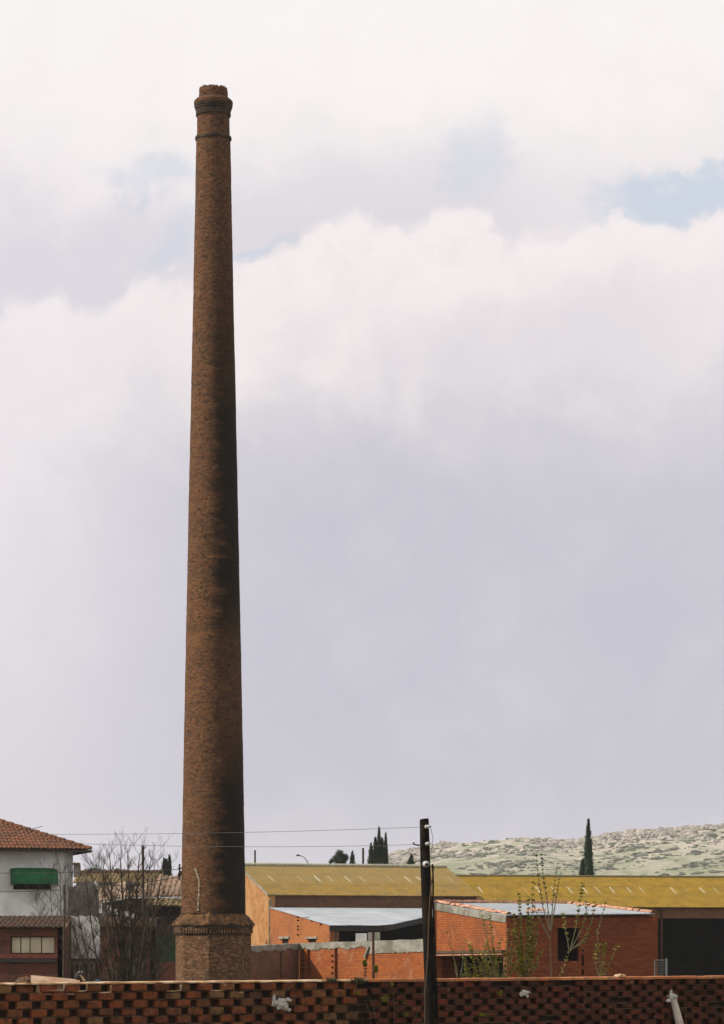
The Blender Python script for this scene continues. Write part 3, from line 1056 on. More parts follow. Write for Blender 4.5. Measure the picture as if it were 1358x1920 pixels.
# barge edge of the roof, pale
mb = MB()
mb.bar(E0 - e1 * .10 + n1_ * .0, E0 - e1 * .10 + up1 * SL1, 0.05, 0.14)
mb.build('verge_strip', M['concrete'], wh)
# walls
IN = 0.12
WA = E0 + g1 * 0.28 + e1 * IN
WB = E0 + g1 * 0.28 + e1 * (L1 - IN)
mb = MB(); mb.wall((WA.x, WA.y), (WB.x, WB.y), 0, E0.z + .02, th=0.3)
mb.build('front_wall', M['eave_brick'], wh)


def gable(mb, base, gdir, w, zE, zR, th, z0=0):
    """gable wall in the plane base + gdir; thickness th (vector)"""
    p = [base + gdir * 0, base + gdir * w, base + gdir * (2 * w)]
    a = [Vector((q.x, q.y, z)) for q, z in ((p[0], z0), (p[2], z0), (p[2], zE), (p[1], zR), (p[0], zE))]
    b_ = [q + th for q in a]
    mb.face(a[::-1]); mb.face(b_)
    for k in range(5):
        mb.face([a[k], a[(k + 1) % 5], b_[(k + 1) % 5], b_[k]])


mb = MB(); gable(mb, E0 + e1 * IN + g1 * .03, g1, W1 - .03, E0.z - .05, ridgeh - .06, e1 * 0.3 * 1.0)
mb.build('gable_wall', M['gable_plaster'], wh)
mb = MB(); gable(mb, E0 + e1 * (L1 - IN - .3) + g1 * .03, g1, W1 - .03, E0.z - .05, ridgeh - .06, e1 * 0.3)
mb.build('gable_wall', M['gable_plaster'], wh)
WC = WA + g1 * 15.4; WD = WB + g1 * 15.4
mb = MB(); mb.wall((WC.x, WC.y), (WD.x, WD.y), 0, E0.z, th=0.3)
mb.build('rear_wall', M['eave_brick'], wh)
mb = MB()
cpt = E0 + e1 * (IN - .06) - g1 * .02
mb.bar(Vector((cpt.x, cpt.y, 0)), Vector((cpt.x, cpt.y, E0.z - .3)), 0.16)
mb.build('downpipe', M['concrete'], wh)

# ------------------------------------------------------------------ lean-to against it
DL = 14.2
LB = Vector((E0.x, E0.y, H(1702, Z1)))            # back left
LF = LB - g1 * DL
LF.z = H(1735, LF.y)
upL = (LB - LF); SLL = upL.length; upL.normalize(); nL = e1.cross(upL).normalized()
lt = thing('lean_to', (LF.x, LF.y, 0), 'low brick lean-to with pale blue sheet roof against the grey-yellow roofed warehouse', 'lean-to')


def sol_s(O, d, u):
    """distance along d from O at which image column u is met"""
    k = (u - CU) / F
    return (k * O.y - O.x) / (d.x - k * d.y)


s725 = sol_s(LF, e1, 725)
wid = 12.2


def frontcut(s):
    if s <= s725:
        return 0.0
    t = (s - s725) / (sol_s(LF + upL * (SLL * 0.5), e1, 800) - s725)
    return min(SLL * 0.51, SLL * 0.5 * t)


ncolL = 11
cw = wid / ncolL
for i in range(ncolL):
    s0 = i * cw; s1 = s0 + cw - 0.015
    mb = MB()
    top = 0.035 if i % 2 else 0.0
    a = LF + e1 * s0 + upL * (frontcut(s0) - .12) + nL * (.02 + top * .3)
    b_ = LF + e1 * s1 + upL * (frontcut(s1) - .12) + nL * (.02 + top * .3)
    c_ = LF + e1 * s1 + upL * (SLL - .02) + nL * .02
    d_ = LF + e1 * s0 + upL * (SLL - .02) + nL * .02
    th = nL * -0.03
    mb.mesh([a, b_, c_, d_, a + th, b_ + th, c_ + th, d_ + th], [(0, 1, 2, 3), (7, 6, 5, 4), (4, 5, 1, 0), (5, 6, 2, 1), (6, 7, 3, 2), (7, 4, 0, 3)])
    for k in range(5):
        sx = s0 + cw * (k + .5) / 5
        mb.bar(LF + e1 * sx + upL * (frontcut(sx) - .1) + nL * .03, LF + e1 * sx + upL * (SLL - .03) + nL * .03, 0.03, 0.02, up=nL)
    mb.build('roof_sheet', M['sheet_blue'], lt)
# fascia beam under the front edge
mb = MB()
prev = None
for k in range(25):
    s = wid * k / 24
    p = LF + e1 * s + upL * (frontcut(s) + .02) - nL * 0.20
    if prev is not None:
        mb.bar(prev, p, 0.12, 0.30)
    prev = p
mb.build('fascia_beam', M['dark_metal'], lt)
LFi = LF + upL * .12 + e1 * .05
LBi = LB - g1 * .05 + e1 * .05
mb = MB()
sidewall_dir = (Vector((LFi.x, LFi.y)) - Vector((LBi.x, LBi.y)))
Ls = sidewall_dir.length
dn = sidewall_dir / Ls
ops = []


def wall_op(A, d, L, u0, u1, v0, v1):
    A3 = Vector((A[0], A[1], 0)); d3 = Vector((d[0], d[1], 0))
    s0 = sol_s(A3, d3, u0); s1 = sol_s(A3, d3, u1)
    sm = (s0 + s1) / 2
    y = A[1] + d[1] * sm
    return (s0, s1, H(v1, y), H(v0, y))


wins = [(529, 541, 1760, 1770), (578, 593, 1760, 1767)]
for w_ in wins:
    ops.append(wall_op((LBi.x, LBi.y), dn, Ls, *w_))
for (u, v) in [(559, 1720), (559, 1726), (559, 1737), (559, 1743), (559, 1753), (570, 1721), (585, 1727), (602, 1733)]:
    ops.append(wall_op((LBi.x, LBi.y), dn, Ls, u - 2.2, u + 2.2, v - 1.6, v + 1.6))
mb.wall((LBi.x, LBi.y), (LFi.x, LFi.y), 0, LB.z - .06, LF.z - .06 + .02, th=0.3, op=ops)
mb.build('side_wall', M['orange_brick'], lt)
for (u0, u1, v0, v1), o_ in zip([(525, 544, 1756, 1760), (575, 596, 1756.5, 1760)], ops[:2]):
    mb = MB()
    q = wall_op((LBi.x, LBi.y), dn, Ls, u0, u1, v0, v1)
    p0 = Vector((LBi.x + dn.x * q[0], LBi.y + dn.y * q[0], (q[2] + q[3]) / 2)); p1 = Vector((LBi.x + dn.x * q[1], LBi.y + dn.y * q[1], (q[2] + q[3]) / 2))
    nrm = Vector((dn.y, -dn.x, 0)) * 0.03
    mb.bar(p0 + nrm, p1 + nrm, 0.14, q[3] - q[2])
    w = mb.build('lintel', M['concrete'], lt)
    mb = MB()
    p0 = Vector((LBi.x + dn.x * o_[0], LBi.y + dn.y * o_[0], (o_[2] + o_[3]) / 2)) - nrm * 5
    p1 = Vector((LBi.x + dn.x * o_[1], LBi.y + dn.y * o_[1], (o_[2] + o_[3]) / 2)) - nrm * 5
    mb.bar(p0, p1, 0.02, o_[3] - o_[2])
    mb.build('window_pane', M['dark'], lt)
# near-black lining and inner walls put in as shade; brick pier
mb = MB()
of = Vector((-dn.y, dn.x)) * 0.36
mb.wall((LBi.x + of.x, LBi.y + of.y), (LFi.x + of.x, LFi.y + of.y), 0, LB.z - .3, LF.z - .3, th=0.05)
mb.build('shade_lining', M['dark'], lt)
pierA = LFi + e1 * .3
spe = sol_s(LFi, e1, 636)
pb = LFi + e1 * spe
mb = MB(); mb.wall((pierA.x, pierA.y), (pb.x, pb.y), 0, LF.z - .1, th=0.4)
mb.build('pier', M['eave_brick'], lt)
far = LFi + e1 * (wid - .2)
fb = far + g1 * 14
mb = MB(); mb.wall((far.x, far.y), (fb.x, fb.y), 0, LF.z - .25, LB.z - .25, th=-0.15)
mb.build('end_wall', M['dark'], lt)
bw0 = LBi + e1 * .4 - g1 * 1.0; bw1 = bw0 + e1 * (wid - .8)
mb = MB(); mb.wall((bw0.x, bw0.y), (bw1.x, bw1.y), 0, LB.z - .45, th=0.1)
mb.build('shade_wall', M['dark'], lt)
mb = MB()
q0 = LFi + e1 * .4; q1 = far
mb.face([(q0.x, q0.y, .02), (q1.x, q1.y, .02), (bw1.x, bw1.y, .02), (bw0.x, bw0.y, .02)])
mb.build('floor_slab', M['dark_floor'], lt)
# whitish pillars standing behind the yard wall under the eave
for (u0, u1, v0, mm) in [(667, 688, 1750, 'grey_render'), (690, 713, 1748, 'concrete')]:
    z_ = 176.0
    mb = MB(); mb.box(PX(u0, z_), PX(u1, z_), z_, z_ + .35, 0, H(v0, z_))
    o = mb.build('concrete_pillar', M[mm])
    tag(o, 'whitish block pillar under the dark lean-to beam' if mm == 'grey_render' else 'darker grey concrete pillar beside the rusty post, under the lean-to beam', 'pillar')

# ------------------------------------------------------------------ warehouse with the yellow roof, open front
e2, g2 = frame(10)
Z2 = 208.0
Y0 = P(888, 1700, Z2)
W2 = 8.0; L2 = 26.0
rise2 = (CV - 1642) * 216 / F + EYE - Y0.z
up2 = (g2 * W2 + Vector((0, 0, rise2))); SL2 = up2.length; up2.normalize(); n2_ = e2.cross(up2).normalized()
w2 = thing('warehouse', (Y0.x, Y0.y, 0), 'long open-fronted warehouse with bright mustard yellow corrugated roof below the hill', 'warehouse')
me2 = sheet_mesh('corrugated_sheet_yellow', 1.11, SL2 / 3 + 0.12, 0.185, 0.030, M['sheet_yellow'])
nc2 = int(L2 / 1.11) + 1
L2 = nc2 * 1.11
sheets(w2, Y0 + Vector((0, 0, 0)), e2, up2, n2_, nc2, 3, 1.11, SL2 / 3, me2, streak_row=1, name='roof_sheet')
for i in range(nc2):
    A = Y0 + e2 * (1.11 * i) + up2 * (SL2 - .22) + n2_ * .06
    B = Y0 + e2 * (1.11 * i) + up2 * SL2 + n2_ * .09
    d = e2 * 1.12; bk2 = g2 * .35 - Vector((0, 0, .08))
    mb = MB()
    mb.face([A, A + d, B + d, B]); mb.face([B, B + d, B + d + bk2, B + bk2])
    mb.face([A - n2_ * .05, A + d - n2_ * .05, A + d, A])
    mb.build('ridge_cap', mottled('ridge_dark', (0.13, 0.10, 0.04), (0.09, 0.075, 0.035), 3) if i == 0 else bpy.data.materials['ridge_dark'], w2)
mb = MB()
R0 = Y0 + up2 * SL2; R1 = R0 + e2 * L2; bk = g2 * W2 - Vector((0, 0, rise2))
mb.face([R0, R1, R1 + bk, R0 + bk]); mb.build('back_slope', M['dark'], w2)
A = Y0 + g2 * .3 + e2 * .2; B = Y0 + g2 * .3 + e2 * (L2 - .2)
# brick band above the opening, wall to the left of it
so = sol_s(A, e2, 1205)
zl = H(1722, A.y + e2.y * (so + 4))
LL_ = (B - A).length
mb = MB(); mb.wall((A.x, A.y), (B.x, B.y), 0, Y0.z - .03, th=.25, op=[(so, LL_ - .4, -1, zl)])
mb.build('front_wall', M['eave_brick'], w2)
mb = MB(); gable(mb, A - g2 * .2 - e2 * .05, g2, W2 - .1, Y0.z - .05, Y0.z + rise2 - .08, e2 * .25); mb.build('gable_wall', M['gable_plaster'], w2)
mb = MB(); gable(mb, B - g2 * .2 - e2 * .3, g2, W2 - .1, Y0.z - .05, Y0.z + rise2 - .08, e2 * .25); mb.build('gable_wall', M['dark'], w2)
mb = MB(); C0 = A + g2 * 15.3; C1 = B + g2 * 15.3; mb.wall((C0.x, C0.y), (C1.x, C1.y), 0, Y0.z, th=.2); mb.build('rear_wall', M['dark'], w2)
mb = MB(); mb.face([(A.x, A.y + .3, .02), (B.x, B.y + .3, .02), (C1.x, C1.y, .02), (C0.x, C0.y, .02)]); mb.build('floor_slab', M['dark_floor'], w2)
# steel column
p = A + e2 * sol_s(A, e2, 1240) - g2 * .12
mb = MB(); mb.bar(Vector((p.x, p.y, 0)), Vector((p.x, p.y, Y0.z - .1)), 0.14); mb.build('column', M['rust'], w2)
# metal gate by the opening
Zg = 100.0
gt = thing('mesh_gate', P(1238, 1949, Zg) * 1, 'galvanised wire mesh gate leaf beside the right corner of the brick shed', 'gate')
gt.location.z = 0
mb = MB()
x0, x1 = PX(1228, Zg), PX(1250, Zg)
mb.bar((x1, Zg, 0), (x1, Zg, H(1797, Zg)), .06)
mb.build('gate_post', M['galv'], gt)
mb = MB()
mb.bar((x0, Zg, H(1800, Zg)), (x1, Zg, H(1800, Zg)), .03); mb.bar((x0, Zg, .3), (x1, Zg, .3), .03); mb.bar((x0, Zg, .3), (x0, Zg, H(1800, Zg)), .03)
mb.build('gate_frame', M['galv'], gt)
mb = MB()
zt = H(1800, Zg)
for k in range(1, 8):
    x = x0 + (x1 - x0) * k / 8; mb.bar((x, Zg, .3), (x, Zg, zt), .006)
for k in range(1, 26):
    z = .3 + (zt - .3) * k / 26; mb.bar((x0, Zg, z), (x1, Zg, z), .006)
o = mb.build('wire_mesh', M['galv'], gt); o['kind'] = 'stuff'

# ------------------------------------------------------------------ brick shed at right
ZS = 105.0
FA = P(950, 1715, ZS)                       # front left, top
eS, gS0 = frame(11)
FBs = sol_s(FA, eS, 1225)
FB = FA + eS * FBs; FB.z = H(1712.5, FB.y)
BA = P(815, 1693, 110.6)                    # back left, top of wall
BB = P(1064, 1695, 111.6)
shd = thing('brick_shed', (FA.x, FA.y, 0), 'red brick shed with empty window hole and pale blue sloping roof behind the saplings', 'shed')
# front wall with window hole and joint holes
d2 = (FB - FA); d2.z = 0; LSf = d2.length; d2.normalize()
op = [wall_op((FA.x, FA.y), (d2.x, d2.y), LSf, 1046, 1086, 1740, 1802)]
for (v0, v1) in [(1742, 1748), (1757, 1763), (1775, 1785)]:
    op.append(wall_op((FA.x, FA.y), (d2.x, d2.y), LSf, 949.5, 956 + (3 if v0 > 1770 else 0), v0, v1))
op[1:] = [(max(.04, o_[0]), o_[1], o_[2], o_[3]) for o_ in op[1:]]
for (v0, v1) in [(1780, 1784), (1790, 1812), (1818, 1828)]:
    op.append(wall_op((FA.x, FA.y), (d2.x, d2.y), LSf, 1091, 1095, v0, v1))
mb = MB(); mb.wall((FA.x, FA.y), (FB.x, FB.y), 0, FA.z - .10, FB.z - .10, th=.25, op=op)
mb.build('front_wall', M['shed_brick'], shd)
mb = MB()
o_ = op[0]
f0 = FA + d2 * (o_[0] - .12); f1 = FA + d2 * (o_[1] + .12)
nf = Vector((d2.y, -d2.x, 0))
mb.bar(Vector((f0.x, f0.y, o_[3] + .05)) + nf * .006, Vector((f1.x, f1.y, o_[3] + .05)) + nf * .006, .1, .10)
mb.build('lintel', M['shed_brick'], shd)
# left wall: upper part over a beam, opening below
dl = (FA - BA); dl.z = 0; LSl = dl.length; dl.normalize()
BA2 = BA + dl * -.0
so0 = 0.15
yl = FA.y - 1.5
slo = wall_op((BA.x, BA.y), (dl.x, dl.y), LSl, 812, 944, 1794, 1960)
mb = MB(); mb.wall((BA.x, BA.y), (FA.x - dl.x * .26 * 0, FA.y - dl.y * .26 * 0), 0, BA.z - .16, FA.z - .20, th=.25, op=[(so0, slo[1], -1, H(1794, (BA.y + FA.y) / 2))])
mb.build('left_wall', M['orange_brick'] if False else M['yard_brick'], shd)  # brighter brick than the front wall: its sunlit side is put into the colour
nl = Vector((dl.y, -dl.x, 0))
# concrete band below the coping, beam
mb = MB()
mb.bar(BA + nl * .0 - Vector((0, 0, .13)) + nl * -.10, FA + nl * -.10 - Vector((0, 0, .16)) - dl * .01, .27, .26)
mb.build('concrete_band', M['concrete'], shd)
mb = MB()
pA = Vector((BA.x, BA.y, H(1786, BA.y))) + nl * .03; pB = Vector((FA.x, FA.y, H(1783.5, FA.y))) + nl * .03 - dl * .1
mb.bar(pA, pB, .30, .10)
mb.build('beam', M['tile_brown'], shd)
mb = MB()
mb.bar(pA - Vector((0, 0, .10)) + nl * .06, pB - Vector((0, 0, .10)) + nl * .06, .10, .045); mb.build('beam_edge', M['coping_tile'], shd)
# right & back walls
mb = MB(); mb.wall((BB.x, BB.y), (FB.x, FB.y), 0, BB.z - .1, FB.z - .1, th=.2); mb.build('right_wall', M['shed_brick'], shd)
mb = MB(); mb.wall((BA.x, BA.y), (BB.x, BB.y), 0, BA.z - .1, BB.z - .1, th=.2); mb.build('rear_wall', M['shed_brick'], shd)
# near-black walls and floor put in as the shade inside
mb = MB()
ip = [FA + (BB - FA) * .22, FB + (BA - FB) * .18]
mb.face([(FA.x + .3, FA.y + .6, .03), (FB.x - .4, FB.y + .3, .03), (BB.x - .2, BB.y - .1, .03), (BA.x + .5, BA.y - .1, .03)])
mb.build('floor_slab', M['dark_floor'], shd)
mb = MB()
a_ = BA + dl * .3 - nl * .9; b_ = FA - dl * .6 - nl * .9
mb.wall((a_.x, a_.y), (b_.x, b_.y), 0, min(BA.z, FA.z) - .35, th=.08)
mb.build('shade_wall', M['dark'], shd)
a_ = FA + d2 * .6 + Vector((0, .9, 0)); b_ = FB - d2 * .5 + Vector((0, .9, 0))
mb = MB(); mb.wall((a_.x, a_.y), (b_.x, b_.y), 0, FA.z - .4, th=.08); mb.build('shade_wall', M['dark'], shd)
# sheet roof, in strips
ns = 6
for i in range(ns):
    t0 = i / ns; t1 = (i + 1) / ns - .004
    f0 = FA.lerp(FB, t0); f1 = FA.lerp(FB, t1); k0 = BA.lerp(BB, t0); k1 = BA.lerp(BB, t1)
    f0 = f0 + (f0 - k0).normalized() * .10; f1 = f1 + (f1 - k1).normalized() * .10
    mb = MB(); th = Vector((0, 0, -.03))
    mb.mesh([f0, f1, k1, k0, f0 + th, f1 + th, k1 + th, k0 + th], [(0, 1, 2, 3), (7, 6, 5, 4), (4, 5, 1, 0), (5, 6, 2, 1), (6, 7, 3, 2), (7, 4, 0, 3)])
    for k in range(5):
        t = t0 + (t1 - t0) * (k + .5) / 5
        mb.bar(FA.lerp(FB, t) + Vector((0, 0, .012)), BA.lerp(BB, t) + Vector((0, 0, .012)), .03, .022)
    mb.build('roof_sheet', M['sheet_blue'], shd)
# corrugated dark lip along the front edge
mb = MB()
for k in range(52):
    t = (k + .5) / 52
    p = FA.lerp(FB, t) + Vector((0, -.11, -.045))
    mb.bar(p, p + Vector((0, .25, 0)), .05, .05)
o = mb.build('eave_lip', M['dark_metal'], shd); o['kind'] = 'stuff'


def half_tile(w0, w1, L, h, mat):
    mb = MB()
    n = 6
    vs = []
    for (y, w, z) in ((0, w0, .012), (L, w1, 0)):
        for k in range(n + 1):
            a = pi * k / n
            vs.append((-cos(a) * w / 2, y, sin(a) * h + z))
    for (y, w, z) in ((0, w0, .012), (L, w1, 0)):
        for k in range(n + 1):
            a = pi * k / n
            vs.append((-cos(a) * (w / 2 - .014), y, sin(a) * (h - .014) + z))
    fs = []
    N = n + 1
    for k in range(n):
        fs.append((k, k + 1, N + k + 1, N + k))
        fs.append((2 * N + k + 1, 2 * N + k, 3 * N + k, 3 * N + k + 1))
        fs.append((k + 1, k, 2 * N + k, 2 * N + k + 1))
        fs.append((N + k, N + k + 1, 3 * N + k + 1, 3 * N + k))
    mb.mesh(vs, fs)
    o = mb.build('roof_tile', mat)
    me = o.data
    bpy.data.objects.remove(o)
    return me


tile_me = half_tile(.22, .17, .46, .085, M['coping_tile'])


def lay_tiles(parent, A, B, n, name='coping_tile', start_low=True, skip=()):
    d = (A - B).normalized()
    sd_ = d.cross(Vector((0, 0, 1))).normalized(); nn_ = sd_.cross(d).normalized()
    for k in range(n):
        if k in skip:
            continue
        p = B.lerp(A, k / n)
        Mx = Matrix.Translation(p + nn_ * (0.008 * (k % 2) + rr.uniform(0, .01))) @ Matrix((-sd_, d, nn_)).transposed().to_4x4() @ Matrix.Rotation(rr.uniform(-.09, .09), 4, 'Z') @ Matrix.Rotation(rr.uniform(-.05, .05), 4, 'X')
        o = child(name, tile_me, parent, Mx)


lay_tiles(shd, BA + Vector((0, 0, .03)) - nl * .1, FA + Vector((0, 0, .0)) - nl * .1, 14)
lay_tiles(shd, BA + Vector((0, 0, .02)), BB + Vector((0, 0, .02)), 13)
lay_tiles(shd, BB + Vector((0, 0, .02)), FB + Vector((0, 0, .01)), 14)
# loose tile lying on the roof
tp = FA.lerp(FB, .28).lerp(BA.lerp(BB, .28), .12) + Vector((0, 0, .06))
for q, (du, rz) in enumerate([(0, 1.2), (.25, 1.4)]):
    o = bpy.data.objects.new('loose_tile', tile_me); COL.objects.link(o)
    o.location = tp + Vector((du, du * .3, 0)); o.rotation_euler = (0.06, 0, rz)
    tag(o, ('left', 'right')[q] + ' one of two loose orange tiles lying on the pale blue shed roof', 'tile', 'loose tiles on the shed roof')

# ------------------------------------------------------------------ yard wall
yw = thing('yard_wall', (PX(590, 124), 124, 0), 'orange brick yard wall topped with grey cement, between chimney and utility pole', 'wall')
A_ = P(462, 1774, 118); B_ = P(561, 1768.5, 123); C_ = P(806, 1760.5, 116)
band = .22


def yard_seg(A, B, ops_, mat, nb, wide=None):
    d = (B - A); d.z = 0; L = d.length; d.normalize()
    mb = MB(); mb.wall((A.x, A.y), (B.x, B.y), 0, A.z - band * .6, B.z - band * .6, th=.2, op=[wall_op((A.x, A.y), (d.x, d.y), L, *o_) for o_ in ops_])
    mb.build('brick_panel', mat, yw)
    # rough cement skim: ragged lower edge
    mb = MB()
    n_ = Vector((d.y, -d.x, 0)) * .03
    N = nb
    top, low = [], []
    for k in range(N + 1):
        s = L * k / N
        p = A.lerp(B, k / N); p = A + d * s; p.z = A.z + (B.z - A.z) * k / N
        top.append(p + Vector((0, 0, noise.noise(Vector((s * 1.5, 1, 1))) * .03)))
        low.append(p + n_ * 0 + Vector((0, 0, -.03 * round(band / .03 * ((wide(s / L) if wide else 1.1) + .28 * noise.noise(Vector((s * 1.3, 5, 1))) + .22 * noise.noise(Vector((s * 4, 7, 1))) + .25 * noise.noise(Vector((round(s / .1) * 3.7, 2, 1))))) )))
    bkv = Vector((-n_.x, -n_.y, 0)).normalized() * .22
    for k in range(N):
        t0, t1, l0, l1 = top[k], top[k + 1], low[k], low[k + 1]
        mb.face([l0 + n_, l1 + n_, t1 + n_, t0 + n_])
        mb.face([t0 + n_, t1 + n_, t1 + bkv, t0 + bkv])
        mb.face([l1 + n_, l0 + n_, l0, l1])
        mb.face([t1 + bkv, t0 + bkv, l0 + bkv, l1 + bkv])
    mb.build('cement_band', M['concrete'], yw)


yard_seg(A_, B_, [(525, 529, 1782, 1840)], M['eave_brick'], 110)  # darker brick here: shade beside the chimney is put into the colour
vops = []
vops.append((627.5, 633.5, 1777, 1840))
vops.append((576, 582, 1777, 1840))
for v in (1783, 1791, 1799, 1807, 1815, 1823, 1831):
    vops.append((566, 570, v, v + 5))
for v in (1790, 1801, 1812, 1823):
    vops.append((621.5, 626, v, v + 4))
for v in (1793, 1803, 1808, 1815, 1821, 1827):
    vops.append((683, 687.5, v, v + 3.6))
B2_ = P(561.6, 1768.5, 123.0)
yard_seg(B2_, C_, sorted(vops), M['yard_brick'], 200, lambda t: 1.2 + (1.1 if t > .55 else 0))
dd = (C_ - B2_); dd.z = 0; dd.normalize(); nn2 = Vector((-dd.y, dd.x, 0))
mb = MB(); q0 = B2_ + nn2 * .24; q1 = C_ + nn2 * .24
mb.wall((q0.x, q0.y), (q1.x, q1.y), 0, B2_.z - .4, C_.z - .4, th=.06); mb.build('shade_backing', M['dark'], yw)  # near-black sheet added behind the slots so they read as deep shade
dA = (B_ - A_); dA.z = 0; dA.normalize(); nA = Vector((-dA.y, dA.x, 0))
mb = MB(); q0 = A_ + nA * .24 + dA * .3; q1 = B_ + nA * .24 - dA * .3
mb.wall((q0.x, q0.y), (q1.x, q1.y), 0, A_.z - .3, B_.z - .3, th=.06); mb.build('shade_backing', M['dark'], yw)  # same added shade sheet behind the left segment's slot
# rusty post in front
mb = MB(); zz_ = 113
mb.tube([(PX(701, zz_), zz_, 0), (PX(700, zz_), zz_, H(1748, zz_))], [.055, .05], 8)
o = mb.build('steel_post', M['rust']); tag(o, 'thin rusty steel post standing before the orange yard wall', 'post')
# diagonal pale cement smear on the wall
mb = MB()
k1, k2 = sol_s(B2_, dd, 686), sol_s(B2_, dd, 694)
p1 = B2_ + dd * k1; p2 = B2_ + dd * k2
p1.z = H(1796, p1.y); p2.z = H(1774, p2.y)
mb.bar(p1 - nn2 * .02, p2 - nn2 * .02, .16, .10); mb.build('cement_smear', M['concrete'], yw)


# ------------------------------------------------------------------ houses at left
eh, gh = frame(17)
ZH = 150.0
hc = P(137, 1597, ZH)                    # front right corner of wall
hz = H(1593, ZH)
hs = thing('white_house', (hc.x, hc.y, 0), 'white two-storey house with red hipped roof and green awning at left edge', 'house')
HL = 13.0; HD = 9.0
a_ = hc - eh * HL
aw = sol_s(a_, eh, 18), sol_s(a_, eh, 96)
wop = [(sol_s(a_, eh, 25), sol_s(a_, eh, 97), H(1668, ZH - .8), H(1632, ZH - .8))]
mb = MB(); mb.wall((a_.x, a_.y), (hc.x, hc.y), 0, hz - .02, th=.3, op=wop); mb.build('front_wall', M['white_render'], hs)
b_ = hc + gh * HD; c_ = a_ + gh * HD
mb = MB(); mb.wall((hc.x, hc.y), (b_.x, b_.y), 0, hz - .02, th=.3); mb.build('side_wall', M['white_render'], hs)
mb = MB(); mb.wall((c_.x, c_.y), (b_.x, b_.y), 0, hz - .02, th=.3); mb.build('rear_wall', M['white_render'], hs)
mb = MB(); mb.wall((a_.x, a_.y), (c_.x, c_.y), 0, hz - .02, th=-.3); mb.build('side_wall', M['white_render'], hs)
w0 = a_ + eh * wop[0][0] + gh * .16; w1 = a_ + eh * wop[0][1] + gh * .16
wn = None
mb = MB(); mb.bar(Vector((w0.x, w0.y, (wop[0][2] + wop[0][3]) / 2)), Vector((w1.x, w1.y, (wop[0][2] + wop[0][3]) / 2)), .03, wop[0][3] - wop[0][2])
wn = mb.build('window', M['window_frame'], hs)
mb = MB()
for k in range(3):
    s0 = w0.lerp(w1, (k + .06) / 3); s1 = w0.lerp(w1, (k + .94) / 3)
    z_ = (wop[0][2] + wop[0][3]) / 2
    mb.bar(Vector((s0.x, s0.y, z_)) - gh * .02, Vector((s1.x, s1.y, z_)) - gh * .02, .02, (wop[0][3] - wop[0][2]) * .84)
mb.build('pane', M['dark'], wn)
mb = MB(); pp_ = hc - eh * .35 - gh * .07
mb.tube([(pp_.x, pp_.y, 0), (pp_.x, pp_.y, hz - .15)], .045, 8); mb.build('drain_pipe', M['grey_render'], hs)
# hip roof
ov = .78
tip = hc + eh * ov - gh * ov; tip.z = hz
hw = HD / 2 + ov
rise = 2.06
apx = tip - eh * hw + gh * hw; apx.z = hz + rise
rl = HL + 2 * ov
tipL = tip - eh * rl
upf = gh * hw + Vector((0, 0, rise)); sl = upf.length; upf.normalize(); nf_ = eh.cross(upf).normalized()
mb = MB()
mb.face([tipL, tip, apx, apx - eh * (rl - 2 * hw) if rl > 2 * hw else tipL + eh * hw + gh * hw + Vector((0, 0, rise))])
tb = tip + gh * 2 * hw; tb.z = hz
mb.face([tip, tb, apx])
tbl = tb - eh * rl
apl = apx - eh * (rl - 2 * hw)
mb.face([tb, tbl, apl, apx]); mb.face([tbl, tipL, apl])
ribs(mb, tipL, eh, upf, nf_, rl, lambda s: min(sl, (rl - s) / hw * sl, s / hw * sl), per=.21)
ups = -eh * hw + Vector((0, 0, rise)); ups.normalize(); nfs = gh.cross(ups).normalized()
ribs(mb, tip, gh, ups, nfs, 2 * hw, lambda s: min(sl, s / hw * sl, (2 * hw - s) / hw * sl), per=.21)
for k in range(14):
    p = tip.lerp(apx, k / 14); q = tip.lerp(apx, (k + 1.1) / 14)
    mb.tube([p + Vector((0, 0, .06)), q + Vector((0, 0, .03))], [.10, .08], 6)
rf = mb.build('roof', M['tile_red'], hs)
mb = MB()
dz_ = Vector((0, 0, -.05))
mb.face([tip + dz_, tipL + dz_, tbl + dz_, tb + dz_]); mb.build('soffit', M['rough_grey'], hs)
mb = MB()
mb.bar(tipL + dz_ * 2 - gh * .02, tip + dz_ * 2 - gh * .02, .08, .12); mb.bar(tip + dz_ * 2 + eh * .02, tb + dz_ * 2 + eh * .02, .08, .12)
mb.build('gutter', M['dark_metal'], hs)
# awning
mb = MB()
s0, s1 = aw[0], sol_s(a_, eh, 107)
zt_ = H(1627, ZH - .8); zb_ = H(1658, ZH - .8)
N = 34
prof_ = []
for k in range(9):
    t = k / 8
    prof_.append((.95 * sin(t * pi / 2) ** .9, zt_ + (zb_ - zt_) * (1 - cos(t * pi / 2)) ** .9))
grid = []
for i in range(N + 1):
    s = s0 + (s1 - s0) * i / N
    # rounded right-hand end
    er = max(0, 1 - (s1 - s) / .5); el_ = max(0, 1 - (s - s0) / .5)
    kx = sqrt(max(0.0, 1 - max(er, el_) ** 2))
    row = []
    for (o_, z) in prof_:
        oo = o_ * (.35 + .65 * kx)
        row.append(a_ + eh * (s) - gh * (oo + .01 + .018 * (i % 2)) + Vector((0, 0, z - a_.z - (1 - kx) * .1 * (zt_ - zb_))))
    grid.append(row)
for i in range(N):
    for k in range(8):
        mb.face([grid[i][k], grid[i][k + 1], grid[i + 1][k + 1], grid[i + 1][k]])
mb.face([grid[N][k] for k in range(9)] + [Vector((grid[N][8].x, grid[N][8].y, grid[N][8].z)) + gh * .3])
mb.build('awning', M['green_awning'], hs)
# TV aerial arm on the roof
mb = MB(); ap = apx + eh * 3.3
mb.bar(P(58, 1555, 152), P(80, 1549, 152), .03); mb.bar(P(58, 1562, 152), P(58, 1552, 152), .03); mb.build('aerial', M['galv'], hs)

